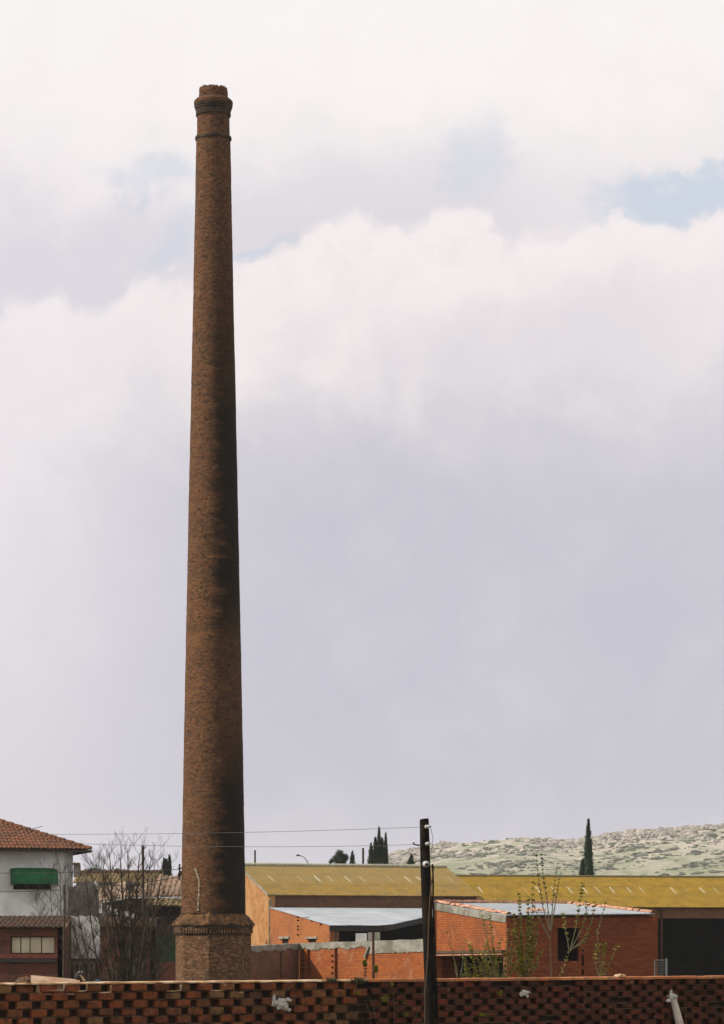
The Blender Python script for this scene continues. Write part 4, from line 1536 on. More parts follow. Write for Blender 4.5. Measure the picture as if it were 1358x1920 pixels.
# low outbuilding in front with the two pale panes
Zo = 116.0
ob_ = thing('outbuilding', P(60, 1949, Zo), 'low dark brick outbuilding with brown tiles and two pale window panes, lower left', 'outbuilding')
ob_.location.z = 0
x0, x1 = PX(-80, Zo), PX(120, Zo)
zt_ = H(1738, Zo)
mb = MB()
w = [(PX(20, Zo) - x0, PX(103, Zo) - x0, H(1788, Zo), H(1756, Zo))]
mb.wall((x0, Zo), (x1, Zo), 0, zt_, th=.25, op=w); mb.build('front_wall', mat_ob := brickmat('dark_outbuilding_brick', (0.22, 0.062, 0.035), (0.13, 0.045, 0.028), (0.10, 0.06, 0.04), .25, .07, .01, stain=(.05, .04, .035), st=.75), ob_)
mb = MB(); mb.wall((x1, Zo), (x1, Zo + 3), 0, zt_, H(1718, Zo), th=.25); mb.build('side_wall', mat_ob, ob_)
mb = MB(); mb.box(x0 + w[0][0], x0 + w[0][1], Zo + .2, Zo + .22, w[0][2], w[0][3]); wd = mb.build('window', M['window_frame'], ob_)
pu = [(22, 37.5), (39.5, 55), (57, 76.5), (78.5, 101.5)]
for (a0, a1) in pu:
    mb = MB(); mb.box(PX(a0, Zo), PX(a1, Zo), Zo + .13, Zo + .19, w[0][2] + .03, w[0][3] - .03); mb.build('pane', M['glass'], wd)
mb = MB(); mb.box(PX(0, Zo), PX(108, Zo), Zo - .06, Zo - .005, H(1797, Zo), H(1789, Zo)); mb.build('sill', mottled('sill_red', (.24, .07, .045), (.16, .05, .035), 4), ob_)
mb = MB(); mb.box(x0, PX(108, Zo), Zo - .10, Zo - .005, H(1804, Zo), H(1798, Zo)); mb.build('shadow_band', M['dark_metal'], ob_)  # dark strip standing in for the shadow line below the sill
mb = MB()
O = Vector((x0, Zo - .15, zt_ - .02)); upo = Vector((0, 3.4, H(1717, Zo + 3) - zt_)); slo_ = upo.length; upo.normalize(); no = Vector((1, 0, 0)).cross(upo)
mb.face([O, O + Vector((x1 - x0 + .1, 0, 0)), O + Vector((x1 - x0 + .1, 0, 0)) + upo * slo_, O + upo * slo_])
ribs(mb, O, Vector((1, 0, 0)), upo, no, x1 - x0 + .1, lambda s: slo_, per=.2)
mb.build('roof', M['tile_brown'], ob_)

# white wall piece with railing
Zw = 119.0
wv = thing('white_wall', (PX(150, Zw), Zw, 0), 'weathered white wall panel behind the bare tree, right of the window panes', 'wall')
mb = MB()
pts = [(121, 1722), (126, 1719), (134, 1716.5), (142, 1720), (150, 1716), (160, 1719), (170, 1716), (178, 1719), (187, 1722)]
for (a, b_) in zip(pts[:-1], pts[1:]):
    mb.wall((PX(a[0], Zw), Zw), (PX(b_[0], Zw), Zw), H(1797, Zw), H(a[1], Zw), H(b_[1], Zw), th=.25)
mb.build('render_panel', M['grey_render'], wv)
mb = MB(); mb.box(PX(120, Zw), PX(190, Zw), Zw - .15, Zw + .6, H(1803.5, Zw), H(1797, Zw) - .004); mb.build('slab_edge', M['dark_metal'], wv)
mb = MB(); mb.wall((PX(120, Zw), Zw + .4), (PX(190, Zw), Zw + .4), 0, H(1804, Zw), th=.15); mb.build('base_wall', mat_ob, wv)
rl_ = thing('railing', (PX(140, 117.5), 117.5, 0), 'short grey metal railing below the weathered white wall panel', 'railing')
Zq = 117.5
for u in (122, 131, 140, 149, 158, 167, 176):
    mb = MB(); mb.bar((PX(u, Zq), Zq, 0.6), (PX(u, Zq), Zq, H(1806, Zq)), .035); mb.build('baluster', M['galv'], rl_)
mb = MB(); mb.bar((PX(120, Zq), Zq, H(1806, Zq)), (PX(178, Zq), Zq, H(1806, Zq)), .05); mb.build('handrail', M['galv'], rl_)
mb = MB(); mb.bar((PX(120, Zq), Zq, .6), (PX(178, Zq), Zq, .6), .05)
for u in (121, 177):
    mb.bar((PX(u, Zq), Zq, 0), (PX(u, Zq), Zq, H(1806, Zq)), .05)
mb.build('post_frame', M['galv'], rl_)

# rough grey block building
Zb = 142.0
rg = thing('grey_shed', (PX(160, Zb), Zb, 0), 'rough dark grey unrendered building end behind the bare tree, next to the white house', 'building')
mb = MB()
pts = [(128, 1664), (140, 1662), (152, 1655), (168, 1652), (178, 1653), (189, 1672)]
for (a, b_) in zip(pts[:-1], pts[1:]):
    mb.wall((PX(a[0], Zb), Zb), (PX(b_[0], Zb), Zb), 0, H(a[1], Zb), H(b_[1], Zb), th=3)
mb.build('end_wall', M['rough_grey'], rg)
mb = MB(); mb.bar(P(178, 1653, Zb - .05), P(190, 1674, Zb - .05), .1, .14); mb.bar(P(188.5, 1674, Zb - .05), P(188.5, 1712, Zb - .05), .14, .14)
mb.build('mortar_edge', M['grey_render'], rg)

# tan roof house
Zt = 168.0
th_ = thing('tiled_house', (PX(220, Zt), Zt, 0), 'long low house with lichen-tan tiled roof and small chimney stack beside the white house', 'house')
mb = MB()
O = P(136, 1656, Zt); wdt = PX(300, Zt) - PX(136, Zt)
upo = P(136, 1637.5, Zt + 3) - O; upo.x = 0; s_ = upo.length; upo.normalize(); no = Vector((1, 0, 0)).cross(upo)
mb.face([O, O + Vector((wdt, 0, 0)), O + Vector((wdt, 0, 0)) + upo * s_, O + upo * s_])
ribs(mb, O, Vector((1, 0, 0)), upo, no, wdt, lambda s: s_, per=.24)
rf = mb.build('roof', M['tile_tan'], th_)
mb = MB(); mb.tube([O + upo * s_ + Vector((-.1, 0, .05)), O + upo * s_ + Vector((wdt, 0, .05))], .14, 6)
mb.build('ridge_tiles', M['tile_brown'], rf)
mb = MB(); mb.wall((O.x + .2, Zt + .2), (O.x + wdt - .2, Zt + .2), 0, O.z, th=.3); mb.build('front_wall', M['rough_grey'], th_)
mb = MB(); mb.box(PX(138, 170), PX(150, 170), 170, 170.5, H(1645, 170), H(1621, 170)); mb.build('chimney', M['rough_grey'], th_)
mb = MB(); mb.box(PX(137, 170), PX(149, 170), 169.9, 170.6, H(1621, 170), H(1617.5, 170)); mb.build('chimney_cap', M['tile_brown'], th_)

# pink-tan tiled house behind the bare tree
Zp = 136.0
ph_ = thing('tiled_house', (PX(290, Zp), Zp, 0), 'house with weathered pinkish barrel tile roof and pale eave, left of the chimney shaft', 'house')
O = P(234, 1681, Zp); wdt = PX(372, Zp) - PX(234, Zp)
upo = P(234, 1643, Zp + 4.5) - O; upo.x = 0; s_ = upo.length; upo.normalize(); no = Vector((1, 0, 0)).cross(upo)
mb = MB()
q = .55
mb.face([O, O + Vector((wdt, 0, 0)), O + Vector((wdt, 0, 0)) + upo * s_, O + Vector((1.2, 0, 0)) + upo * s_])
ribs(mb, O, Vector((1, 0, 0)), upo, no, wdt, lambda s: min(s_, .6 + s / 1.2 * s_), per=.25, amp=.06)
rf = mb.build('roof', M['tile_pale'], ph_)
mb = MB()
O2 = P(186, 1691, Zp - .3); O3 = P(235, 1682.5, Zp - .3)
T2 = P(186, 1664, Zp + 3); T3 = P(236, 1652, Zp + 3)
mb.face([O2, O3, T3, T2])
d_ = (O3 - O2); dl_ = d_.length; d_.normalize(); uu = (T2 - O2); ul = uu.length; uu.normalize()
ribs(mb, O2, d_, uu, d_.cross(uu).normalized(), dl_, lambda s: ul, per=.25, amp=.06)
mb.build('side_roof', M['tile_pale'], ph_)
mb = MB()
mb.bar(O + Vector((0, -.03, -.05)), O + Vector((wdt, -.03, -.05)), .12, .07); mb.bar(O2 - Vector((0, .03, .05)), O3 - Vector((0, .03, .05)), .12, .07)
mb.build('eave_board', M['grey_render'], ph_)
mb = MB(); mb.wall((O.x + .1, Zp + .45), (O.x + wdt, Zp + .45), 0, O.z - .05, th=.3); mb.build('front_wall', M['rough_grey'], ph_)
mb = MB(); mb.wall((O2.x + .1, Zp + .2), (O3.x, Zp + .2), 0, O2.z - .05, O3.z - .05, th=.2); mb.build('side_wall', M['rough_grey'], ph_)
for (u0, u1, v0, v1) in ((228, 243, 1709, 1719), (243.2, 256, 1712, 1724), (198, 210, 1697, 1713), (213, 222, 1704, 1714)):
    mb = MB()
    mb.box(PX(u0, Zp), PX(u1, Zp), Zp + .08, Zp + .18, H(v1, Zp), H(v0, Zp))
    mb.build('whitewashed_patch', M['white_render'], ph_)
O = P(274, 1699, Zp - 1.2); wdt = PX(372, Zp) - PX(274, Zp)
upo = P(274, 1686, Zp) - O; upo.x = 0; s_ = upo.length; upo.normalize(); no = Vector((1, 0, 0)).cross(upo)
mb = MB(); mb.face([O, O + Vector((wdt, 0, 0)), O + Vector((wdt, 0, 0)) + upo * s_, O + upo * s_])
ribs(mb, O, Vector((1, 0, 0)), upo, no, wdt, lambda s: s_, per=.25, amp=.06)
mb.build('lower_roof', M['tile_tan'], ph_)
mb = MB(); mb.wall((O.x + .05, O.y + .5), (O.x + wdt, O.y + .5), 0, O.z - .1, th=.2); mb.build('porch_wall', M['dark'], ph_)

# low red building behind the tree
Zr = 123.0
rb_ = thing('red_shed', (PX(240, Zr), Zr, 0), 'low dark red brick shed with brown tiled roof behind the bare tree', 'shed')
x0, x1 = PX(187, Zr), PX(292, Zr)
mb = MB(); mb.wall((x0, Zr), (x1, Zr), 0, H(1738, Zr), th=.25, op=[(PX(232, Zr) - x0, PX(262, Zr) - x0, -1, H(1766, Zr))]); mb.build('front_wall', brickmat('red_shed_brick', (0.23, 0.066, 0.038), (0.14, 0.05, 0.03), (0.12, 0.07, 0.045), .25, .07, .01, stain=(.05, .045, .035), st=.95, pale=(.40, .24, .17), sscale=.9), rb_)
mb = MB(); mb.box(PX(231, Zr), PX(263, Zr), Zr + .12, Zr + .17, 0, H(1765, Zr)); mb.build('door', mottled('grey_green_door', (.16, .17, .14), (.12, .12, .1), 2), rb_)
mb = MB(); mb.wall((x1, Zr), (x1, Zr + 4), 0, H(1738, Zr), H(1722, Zr), th=.25); mb.build('side_wall', mat_ob, rb_)
O = Vector((x0 - .1, Zr - .2, H(1738, Zr))); wdt = x1 - x0 + .25
upo = P(187, 1722, Zr + 3) - O; upo.x = 0; s_ = upo.length; upo.normalize(); no = Vector((1, 0, 0)).cross(upo)
mb = MB(); mb.face([O, O + Vector((wdt, 0, 0)), O + Vector((wdt, 0, 0)) + upo * s_, O + upo * s_])
ribs(mb, O, Vector((1, 0, 0)), upo, no, wdt, lambda s: s_, per=.22)
mb.build('roof', M['tile_brown'], rb_)
# green sheet screen with pickets
Zn = 120.0
gs = thing('green_screen', (PX(311, Zn), Zn, 0), 'dark green sheet screen topped with thin pale slats, left of the chimney base', 'fence')
mb = MB(); mb.box(PX(292, Zn), PX(345, Zn), Zn, Zn + .05, H(1803, Zn), H(1757, Zn)); mb.build('green_panel', M['green_sheet'], gs)
for k in range(13):
    u = 293 + k * 3.6 + rr.uniform(-.5, .5)
    mb = MB(); mb.box(PX(u, Zn), PX(u + 1.2, Zn), Zn + .01, Zn + .03, H(1757, Zn) + .004, H(1732 + rr.uniform(-5, 6), Zn)); mb.build('slat', M['old_wood'] if k % 3 else M['cable'], gs)
mb = MB(); mb.box(PX(292, Zn), PX(345, Zn), Zn - .02, Zn + .2, 0, H(1803, Zn) - .004); mb.build('base_wall', mat_ob, gs)
mb = MB(); mb.box(PX(292, Zn), PX(345, Zn), Zn + .5, Zn + .7, 0, H(1722, Zn)); mb.build('rear_wall', M['dark'], gs)


# ------------------------------------------------------------------ poles, wires
def bare_pole(name, u0, v0, u1, Z, r0, r1, mat, label, group=None):
    mb = MB()
    pts, rd = [], []
    a = P(u0, v0, Z); b_ = Vector((PX(u1, Z), Z, 0))
    for k in range(7):
        t = k / 6
        p = b_.lerp(a, t) + Vector((noise.noise(Vector((t * 3, u0, 1))) * r0 * .5, 0, 0))
        pts.append(p); rd.append((r0 + (r1 - r0) * t) * (1 + .1 * noise.noise(Vector((t * 9, 2, u0)))))
    mb.tube(pts, rd, 8)
    o = mb.build(name, mat)
    return tag(o, label, 'pole', group)


bare_pole('wooden_pole', 268, 1585, 270, 108, .055, .05, M['old_wood'], 'thin rough wooden pole rising through the right side of the bare tree')
bare_pole('wooden_pole', 121, 1659, 119, 104, .05, .04, M['old_wood'], 'thin pole standing in front of the white house corner, left of the bare tree')
bare_pole('distant_pole', 478.5, 1594, 478.5, 262, .09, .08, M['old_wood'], 'short dark distant pole above the roof ridge nearest the chimney')
bare_pole('distant_pole', 681, 1590, 681, 262, .10, .10, M['old_wood'], 'short dark distant pole above the roof ridge just left of the cypress clump')
mb = MB()
zl_ = 255
mb.tube([(PX(577, zl_), zl_, 0), P(577, 1618, zl_), P(575, 1613, zl_), P(571, 1608, zl_), P(566, 1605, zl_), P(560, 1603.5, zl_)], [.07, .05, .045, .04, .04, .04], 6)
lo = thing('street_lamp', (PX(577, zl_), zl_, 0), 'distant curved street lamp peeping over the lichened roof ridge', 'street lamp')
mb.build('lamp_arm', M['galv'], lo)
mb = MB(); lump(mb, P(559, 1603.8, zl_), .14, 1.3, 1, .6, 2, .1); mb.build('lamp_head', M['dark_metal'], lo)

# main utility pole
ZU = 46.0
up_ = thing('utility_pole', (PX(808, ZU), ZU, 0), 'dark tarred wooden utility pole with white insulators in front of the lattice wall', 'utility pole')
mb = MB()
pts, rd = [], []
key = [(1535.2, 795.5, 7.6), (1537.5, 795.8, 8.6), (1545, 795.8, 8.9), (1570, 796.5, 9.1), (1600, 797.3, 9.5), (1640, 798.5, 9.6), (1700, 800.8, 9.9), (1760, 803, 10.1), (1820, 805.5, 10.5),
       (1880, 807.3, 10.9), (1949, 809, 11.5), (2130, 812, 12.5)]
for (v, u, r) in key[::-1]:
    pts.append(P(u, v, ZU)); rd.append(r * ZU / F)
pts = [p for p in pts]
# refine
fp, fr = [], []
for k in range(len(pts) - 1):
    for s in range(8):
        t = s / 8
        p = pts[k].lerp(pts[k + 1], t)
        fp.append(p); fr.append((rd[k] + (rd[k + 1] - rd[k]) * t) * (1 + .03 * noise.noise(Vector((p.z * 3, 1, 2)))))
fp.append(pts[-1]); fr.append(rd[-1])
mb.tube(fp, fr, 16)
mb.build('pole', M['pole_wood'], up_)
# a second thin stub pole strapped on (right side seen lower down) and cable
mb = MB()
cl_ = [(813.5, 1624), (811.5, 1640), (808, 1665), (806, 1690), (804.5, 1720), (803.5, 1750), (802.5, 1790), (799.5, 1830), (797, 1860), (796.5, 1949)]
mb.tube([P(u, v, ZU - .115) for (u, v) in cl_], .010, 6)
mb.build('down_cable', M['cable'], up_)
mb = MB()
cl2 = [(811, 1620), (812, 1640), (812.5, 1660), (812, 1690), (813.5, 1720), (815, 1760), (817.5, 1820), (819.5, 1870), (821, 1949)]
mb.tube([P(u, v, ZU - .03) for (u, v) in cl2], .014, 6)
mb.build('down_cable', M['pole_wood'], up_)


def insulator(u, v, rpx, ax):
    c = P(u, v, ZU - .10)
    r = rpx * ZU / F
    ax = Vector(ax).normalized()
    mb = MB()
    mb.tube([c - ax * r * 1.1, c - ax * r * .7, c - ax * r * .15, c, c + ax * r * .35, c + ax * r * .7, c + ax * r * 1.1], [r * .6, r * .95, r, r * .55, r * .95, r * .9, r * .45], 14)
    o = mb.build('insulator', M['porcelain'], up_, smooth=True)
    mb = MB()
    pr_ = .5 if abs(ax.y) > .8 else .25
    mb.tube([c - ax * r * 1.25, c + ax * r * 1.9], [r * pr_, r * pr_], 8)
    mb.build('pin', M['dark_metal'], o)
    return c


c1 = insulator(801.3, 1550.2, 4.0, (1, -.3, .05))
c2 = insulator(801.8, 1582, 3.5, (1, -.35, .2))
c3 = insulator(799, 1620.5, 6.4, (.15, -1, -.1))
mb = MB()
mb.tube([P(787, 1585, ZU - .06), P(780, 1584, ZU - .06), P(776.5, 1583, ZU - .06), P(775.5, 1581, ZU - .06), P(777, 1579.5, ZU - .06)], .012, 6)
mb.build('hook', M['dark_metal'], up_)
mb = MB(); mb.tube([c1 + Vector((.05, -.02, 0)), P(812, 1570, ZU - .1), P(809, 1600, ZU - .1), c3 + Vector((.04, 0, 0))], .004, 5)
mb.build('jumper_wire', M['wire'], up_)


def wire(pts, Za, Zb_, label, r=.006, group=None):
    """pts: (u, v) samples from right to left; smooth curve through them"""
    n = len(pts)
    P3 = []
    u_a, u_b = pts[0][0], pts[-1][0]
    for k in range(41):
        t = k / 40
        u = u_a + (u_b - u_a) * t
        # Lagrange through the samples keeps the sag of a real span
        v = 0
        for i, (ui, vi) in enumerate(pts):
            w_ = 1
            for j, (uj, vj) in enumerate(pts):
                if j != i:
                    w_ *= (u - uj) / (ui - uj)
            v += vi * w_
        P3.append(P(u, v, Za + (Zb_ - Za) * t))
    mb = MB(); mb.tube(P3, r, 5)
    o = mb.build('overhead_wire', M['wire'])
    return tag(o, label, 'wire', group)


wire([(799, 1550.3), (400, 1561.8), (-90, 1563)], 45.9, 60, 'upper overhead wire running left from the top insulator of the utility pole', .0038)
wire([(799, 1583), (430, 1587.5), (-90, 1571)], 45.9, 60, 'lower sagging overhead wire running left from the second insulator of the utility pole', .0038)
wire([(336, 1630), (200, 1634), (-90, 1637.5)], CZ - .35, 100, 'upper thin line crossing the white house from the chimney bracket', .012)
wire([(336, 1645), (137, 1667.5), (-90, 1670)], CZ - .35, 100, 'lower thin line crossing the white house from the chimney bracket', .012)


# ------------------------------------------------------------------ trees
def cypress(u, v0, v1, w, Z, label, seed, tips=None, group=None, ragged=.25):
    """u centre, v0 top, v1 where the roofline hides it, w half-width (px) at v1"""
    R = random.Random(seed)
    s = Z / F
    t_ = thing('cypress', (PX(u, Z), Z, 0), label, 'cypress tree', group)
    mb = MB()
    tips = tips or [(0, v0, w)]
    for (du, vt, ww) in tips:
        zt = H(vt, Z); zb = .5
        x = PX(u + du, Z)
        rw = ww * s
        hv_ = zt - H(v1, Z)
        n = int(1100 * (zt / 8) * (.5 + ww / 20))
        for k in range(n):
            t = R.random() ** .8
            z = zb + (zt - zb) * t
            # width profile: vis part from v1 upward narrows
            q = (zt - z) / hv_
            r = rw * min(1.15, q ** .72) if q > 0 else 0
            a = R.uniform(0, 2 * pi)
            rad_ = r * R.uniform(.55, 1.0) * (1 + ragged * noise.noise(Vector((cos(a) * 1.5, sin(a) * 1.5, z * 1.8 + seed))))
            c = Vector((x + cos(a) * rad_, Z + sin(a) * rad_, z))
            L = R.uniform(.12, .30)
            d = Vector((cos(a) * .45 + R.uniform(-.2, .2), sin(a) * .45 + R.uniform(-.2, .2), 1)).normalized()
            sd__ = Vector((-sin(a), cos(a), 0)) * R.uniform(.05, .10)
            mb.face([c - sd__, c + sd__, c + d * L])
    mb.build('crown', M['cypress'], t_)
    mb = MB()
    for (du, vt, ww) in tips:
        zt = H(vt, Z); x = PX(u + du, Z)
        # dense inner mass so the crown is opaque
        pr_ = []
        for k in range(14):
            t = k / 13
            z = .5 + (zt * .97 - .5) * t
            q = (zt - z) / (zt - H(v1, Z))
            pr_.append((ww * s * min(1.1, max(q, .02) ** .75) * .78, z))
        mb.lathe(pr_, 10, (x, Z), jit=lambda r, z, a, k: (r * (1 + .3 * noise.noise(Vector((cos(a), sin(a), z)))), z))
    mb.build('inner_foliage', M['cypress'], t_)
    mb = MB(); mb.tube([(PX(u, Z), Z, 0), (PX(u, Z), Z, .9)], [.15, .12], 6); mb.build('trunk', M['bark'], t_)
    return t_


cypress(1102, 1538, 1642, 12, 262, 'tall slender dark cypress standing alone before the hill at right', 5, tips=[(1.5, 1538, 13), (-9.5, 1612, 8)])
cypress(709, 1553, 1622, 10, 262, 'clump of tall dark cypress spires above the roof ridge, left of the utility pole', 6,
        tips=[(2, 1553, 7), (-5, 1572, 8), (14.5, 1564, 6), (-13, 1584, 8), (8, 1573, 7)])
cypress(772, 1604, 1622, 7, 262, 'small dark conical cypress just left of the utility pole', 7, tips=[(0, 1604, 6.5), (-4, 1613, 5)])
cypress(661, 1598, 1622, 6, 262, 'small pointed cypress between the round bush and the cypress clump', 8, tips=[(0, 1598, 6)])
cypress(312, 1605, 1640, 9, 230, 'dark twin-tipped cypress just left of the chimney shaft', 9, tips=[(6, 1605, 5.5), (-4, 1612, 6), (0, 1614, 7)])


def bush(u, v0, v1, w, Z, label, seed, mat='cypress', tips=None, n=900, cat='bush', leaf=(.08, .16), name='round_bush'):
    R = random.Random(seed)
    s = Z / F
    b_ = thing(name, (PX(u, Z), Z, 0), label, cat)
    mb = MB()
    for (du, dv, r) in tips:
        c0 = P(u + du, v0 + dv, Z)
        for k in range(int(n * (r * r) / 120) + 30):
            d = Vector((R.gauss(0, 1), R.gauss(0, 1), R.gauss(0, 1))).normalized()
            p = c0 + d * (r * s * R.uniform(.45, 1.05) * (1 + .3 * noise.noise(d * 2 + Vector((seed, 0, 0)))))
            t1 = Vector((R.uniform(-1, 1), R.uniform(-1, 1), R.uniform(-1, 1))).normalized(); t2 = t1.cross(d)
            L = R.uniform(*leaf)
            mb.face([p - t1 * L * .5, p + t2 * L * .5, p + t1 * L])
    mb.build('crown', M[mat], b_)
    mb = MB()
    for (du, dv, r) in tips:
        lump(mb, P(u + du, v0 + dv, Z), r * s * .72, 1, 1, 1, seed + int(r), .2, 8, 6)
        mb.tube([(PX(u + du * .5, Z), Z, 0), P(u + du, v0 + dv, Z)], [.12, .06], 5)
    mb.build('limbs', M['bark'] if False else M[mat], b_)
    return b_


bush(638, 1608, 1622, 16, 262, 'dark rounded bushy tree above the ridge, left of the cypresses', 11, tips=[(0, 6, 13), (-1, -6, 9), (9, 0, 8), (-8, 2, 8), (-16, 6, 4.5), (-18, 9, 4)])
bush(341, 1640, 1640, 6, 200, 'dark foliage edge peeping out behind the left side of the chimney', 12, tips=[(0, -2, 6), (4, 2, 8)])
bush(175, 1634, 1640, 30, 190, 'low scrubby olive-green hedge above the tan roof, right of the white house', 13, mat='leaf_dark',
     tips=[(-14, 0, 5), (-6, 2, 7), (2, -1, 7), (12, 1, 6), (22, 2, 7), (34, 2, 6), (45, 1, 7), (58, 3, 7), (70, 4, 6), (84, 4, 6), (95, 6, 5)], n=500, name='hedge', cat='hedge')


def grow(mb, p, d, L, r, depth, R, twig=.0016, up=.15, spread=.5, nseg=4, kids=(2, 4), shrink=.62):
    pts = [p]; rd = [r]
    cur = Vector(p); dd_ = Vector(d)
    for k in range(nseg):
        dd_ = (dd_ + Vector((R.uniform(-.16, .16), R.uniform(-.16, .16), R.uniform(-.06, .12) + up * .2))).normalized()
        cur = cur + dd_ * (L / nseg)
        pts.append(cur.copy()); rd.append(max(twig, r * (1 - .55 * (k + 1) / nseg)))
    mb.tube(pts, rd, 5 if r > .012 else 3, cap=False)
    if depth <= 0:
        return
    for k in range(R.randint(*kids)):
        i = R.randint(1, nseg)
        base = pts[i]
        a = R.uniform(0, 2 * pi)
        side = Vector((cos(a), sin(a) * .7, R.uniform(-.1, .5)))
        nd = (dd_ * 1.0 + side * spread + Vector((0, 0, up))).normalized()
        grow(mb, base, nd, L * R.uniform(shrink - .15, shrink + .15), rd[i] * R.uniform(.5, .75), depth - 1, R, twig, up, spread, nseg, kids, shrink)


def bare_tree(u, Z, stems, label, seed, depth=3, r0=.05, name='bare_tree', kids=(2, 4), base_z=0.0, trunk=None):
    R = random.Random(seed)
    t_ = thing(name, (PX(u, Z), Z, 0), label, 'tree')
    base = Vector((PX(u, Z), Z, base_z))
    for (ub, vb, um, vm, ut, vt, r) in stems:
        mb = MB()
        b_ = P(ub, vb, Z + R.uniform(-.3, .3)); b_.z = max(0, b_.z)
        m_ = P(um, vm, Z + R.uniform(-.7, .7)); t3 = P(ut, vt, Z + R.uniform(-1.1, 1.1))
        pts, rd = [], []
        N = 12
        for k in range(N + 1):
            t = k / N
            p = b_ * (1 - t) ** 2 + m_ * 2 * t * (1 - t) + t3 * t * t
            p += Vector((noise.noise(Vector((t * 4, seed, ub))) * .05, 0, noise.noise(Vector((t * 4, seed, um))) * .04))
            pts.append(p); rd.append(r * (1 - .78 * t))
        mb.tube(pts, rd, 6, cap=False)
        for k in range(3, N + 1):
            for q in range(4 if k > 5 else 2):
                d = (pts[k] - pts[k - 1]).normalized()
                a = R.uniform(0, 2 * pi)
                nd = (d * .75 + Vector((cos(a), sin(a) * .6, .05)) * .8).normalized()
                grow(mb, pts[k], nd, R.uniform(.3, .8) * (1 - .25 * k / N), rd[k] * .55, depth - 1, R, twig=.0034, up=.12, kids=kids)
        mb.build('stem', M['bark'], t_)
    return t_


ST = [(232, 1949, 236, 1800, 226, 1640, .085), (240, 1949, 250, 1780, 240, 1625, .08), (236, 1949, 252, 1740, 262, 1630, .075),
      (228, 1949, 205, 1800, 194, 1650, .06), (225, 1949, 180, 1830, 160, 1670, .055), (222, 1949, 165, 1850, 132, 1730, .05),
      (226, 1949, 170, 1850, 142, 1700, .05), (222, 1949, 170, 1880, 138, 1768, .045), (245, 1949, 275, 1800, 304, 1660, .055),
      (248, 1949, 285, 1820, 322, 1705, .05), (246, 1949, 275, 1850, 318, 1745, .05), (243, 1949, 262, 1800, 290, 1650, .055),
      (232, 1949, 212, 1780, 206, 1630, .06), (235, 1949, 230, 1700, 186, 1650, .05), (250, 1949, 290, 1860, 312, 1785, .04),
      (218, 1949, 165, 1870, 128, 1795, .04), (238, 1949, 268, 1740, 284, 1635, .05), (230, 1949, 196, 1790, 170, 1650, .05),
      (230, 1949, 240, 1760, 214, 1690, .05), (240, 1949, 262, 1790, 300, 1700, .045)]
ST = [(a, b_, c, d, e, f - (26 if f < 1680 else 8), g_) for (a, b_, c, d, e, f, g_) in ST]
bare_tree(234, 100, ST, 'bare many-stemmed leafless tree in front of the tiled houses, left of the chimney', 21, depth=3)
ST2 = [(108, 1949, 104, 1780, 92, 1640, .035), (112, 1949, 118, 1760, 112, 1620, .035), (105, 1949, 88, 1780, 66, 1680, .03),
       (114, 1949, 126, 1800, 134, 1650, .03), (103, 1949, 80, 1800, 75, 1700, .025)]
bare_tree(108, 121, ST2, 'thin bare sapling twigs against the white house wall', 22, depth=3, name='bare_sapling')


# young leafy saplings behind the wall
def leafy(u, Z, shoots, label, seed, leafmat='leaf_young', dens=1.0, lsz=(.03, .07), name='sapling', cat='sapling', r=.014, extra=0):
    R = random.Random(seed)
    if extra:      # thin side shoots between the main ones
        more = []
        for sh_ in shoots:
            for q in range(extra):
                pp = sh_[0]
                du = R.uniform(-16, 16); f_ = R.uniform(.35, .85)
                more.append(([pp[0]] + [(a + du * (i + 1) / len(pp), pp[0][1] + (b_ - pp[0][1]) * f_) for i, (a, b_) in enumerate(pp[1:])], 1.1, .2))
        shoots = shoots + more
    t_ = thing(name, (PX(u, Z), Z, 0), label, cat)
    ms = MB(); ml = MB()
    for sh_ in shoots:
        pp = sh_[0]; d0 = sh_[1] if len(sh_) > 1 else 1.0
        start = sh_[2] if len(sh_) > 2 else 0.25
        pts = []
        for i in range(len(pp) - 1):
            for s in range(8):
                t = s / 8
                uu_ = pp[i][0] * (1 - t) + pp[i + 1][0] * t; vv_ = pp[i][1] * (1 - t) + pp[i + 1][1] * t
                pts.append(P(uu_ + noise.noise(Vector((t * 3, i, seed))) * 1.2, vv_, Z))
        pts.append(P(pp[-1][0], pp[-1][1], Z))
        n = len(pts)
        ms.tube(pts, [max(.003, r * (1 - .85 * k / n)) for k in range(n)], 5, cap=False)
        tot = sum((pts[k + 1] - pts[k]).length for k in range(n - 1))
        cnt = int(tot * 70 * dens * d0)
        for q in range(cnt):
            f_ = start + (1 - start) * R.random()
            # leaves sit in nodes along the shoot
            f_ = min(.999, round(f_ * tot / .10) * .10 / tot + R.uniform(-.012, .012) / tot) if tot > 0 else f_
            f_ = max(0, f_)
            k = min(n - 2, int(f_ * (n - 1)))
            p = pts[k].lerp(pts[k + 1], f_ * (n - 1) - k)
            a = R.uniform(0, 2 * pi)
            out_ = Vector((cos(a), sin(a), R.uniform(.2, 1.3))).normalized()
            L = R.uniform(*lsz)
            sd__ = out_.cross(Vector((R.uniform(-1, 1), R.uniform(-1, 1), .3))).normalized() * L * .28
            p0 = p + out_ * .005
            ml.face([p0, p0 + out_ * L * .5 + sd__, p0 + out_ * L, p0 + out_ * L * .5 - sd__])
    ms.build('stem', M['bark_pale'], t_)
    o = ml.build('leaves', M[leafmat], t_); o['kind'] = 'stuff'
    return t_


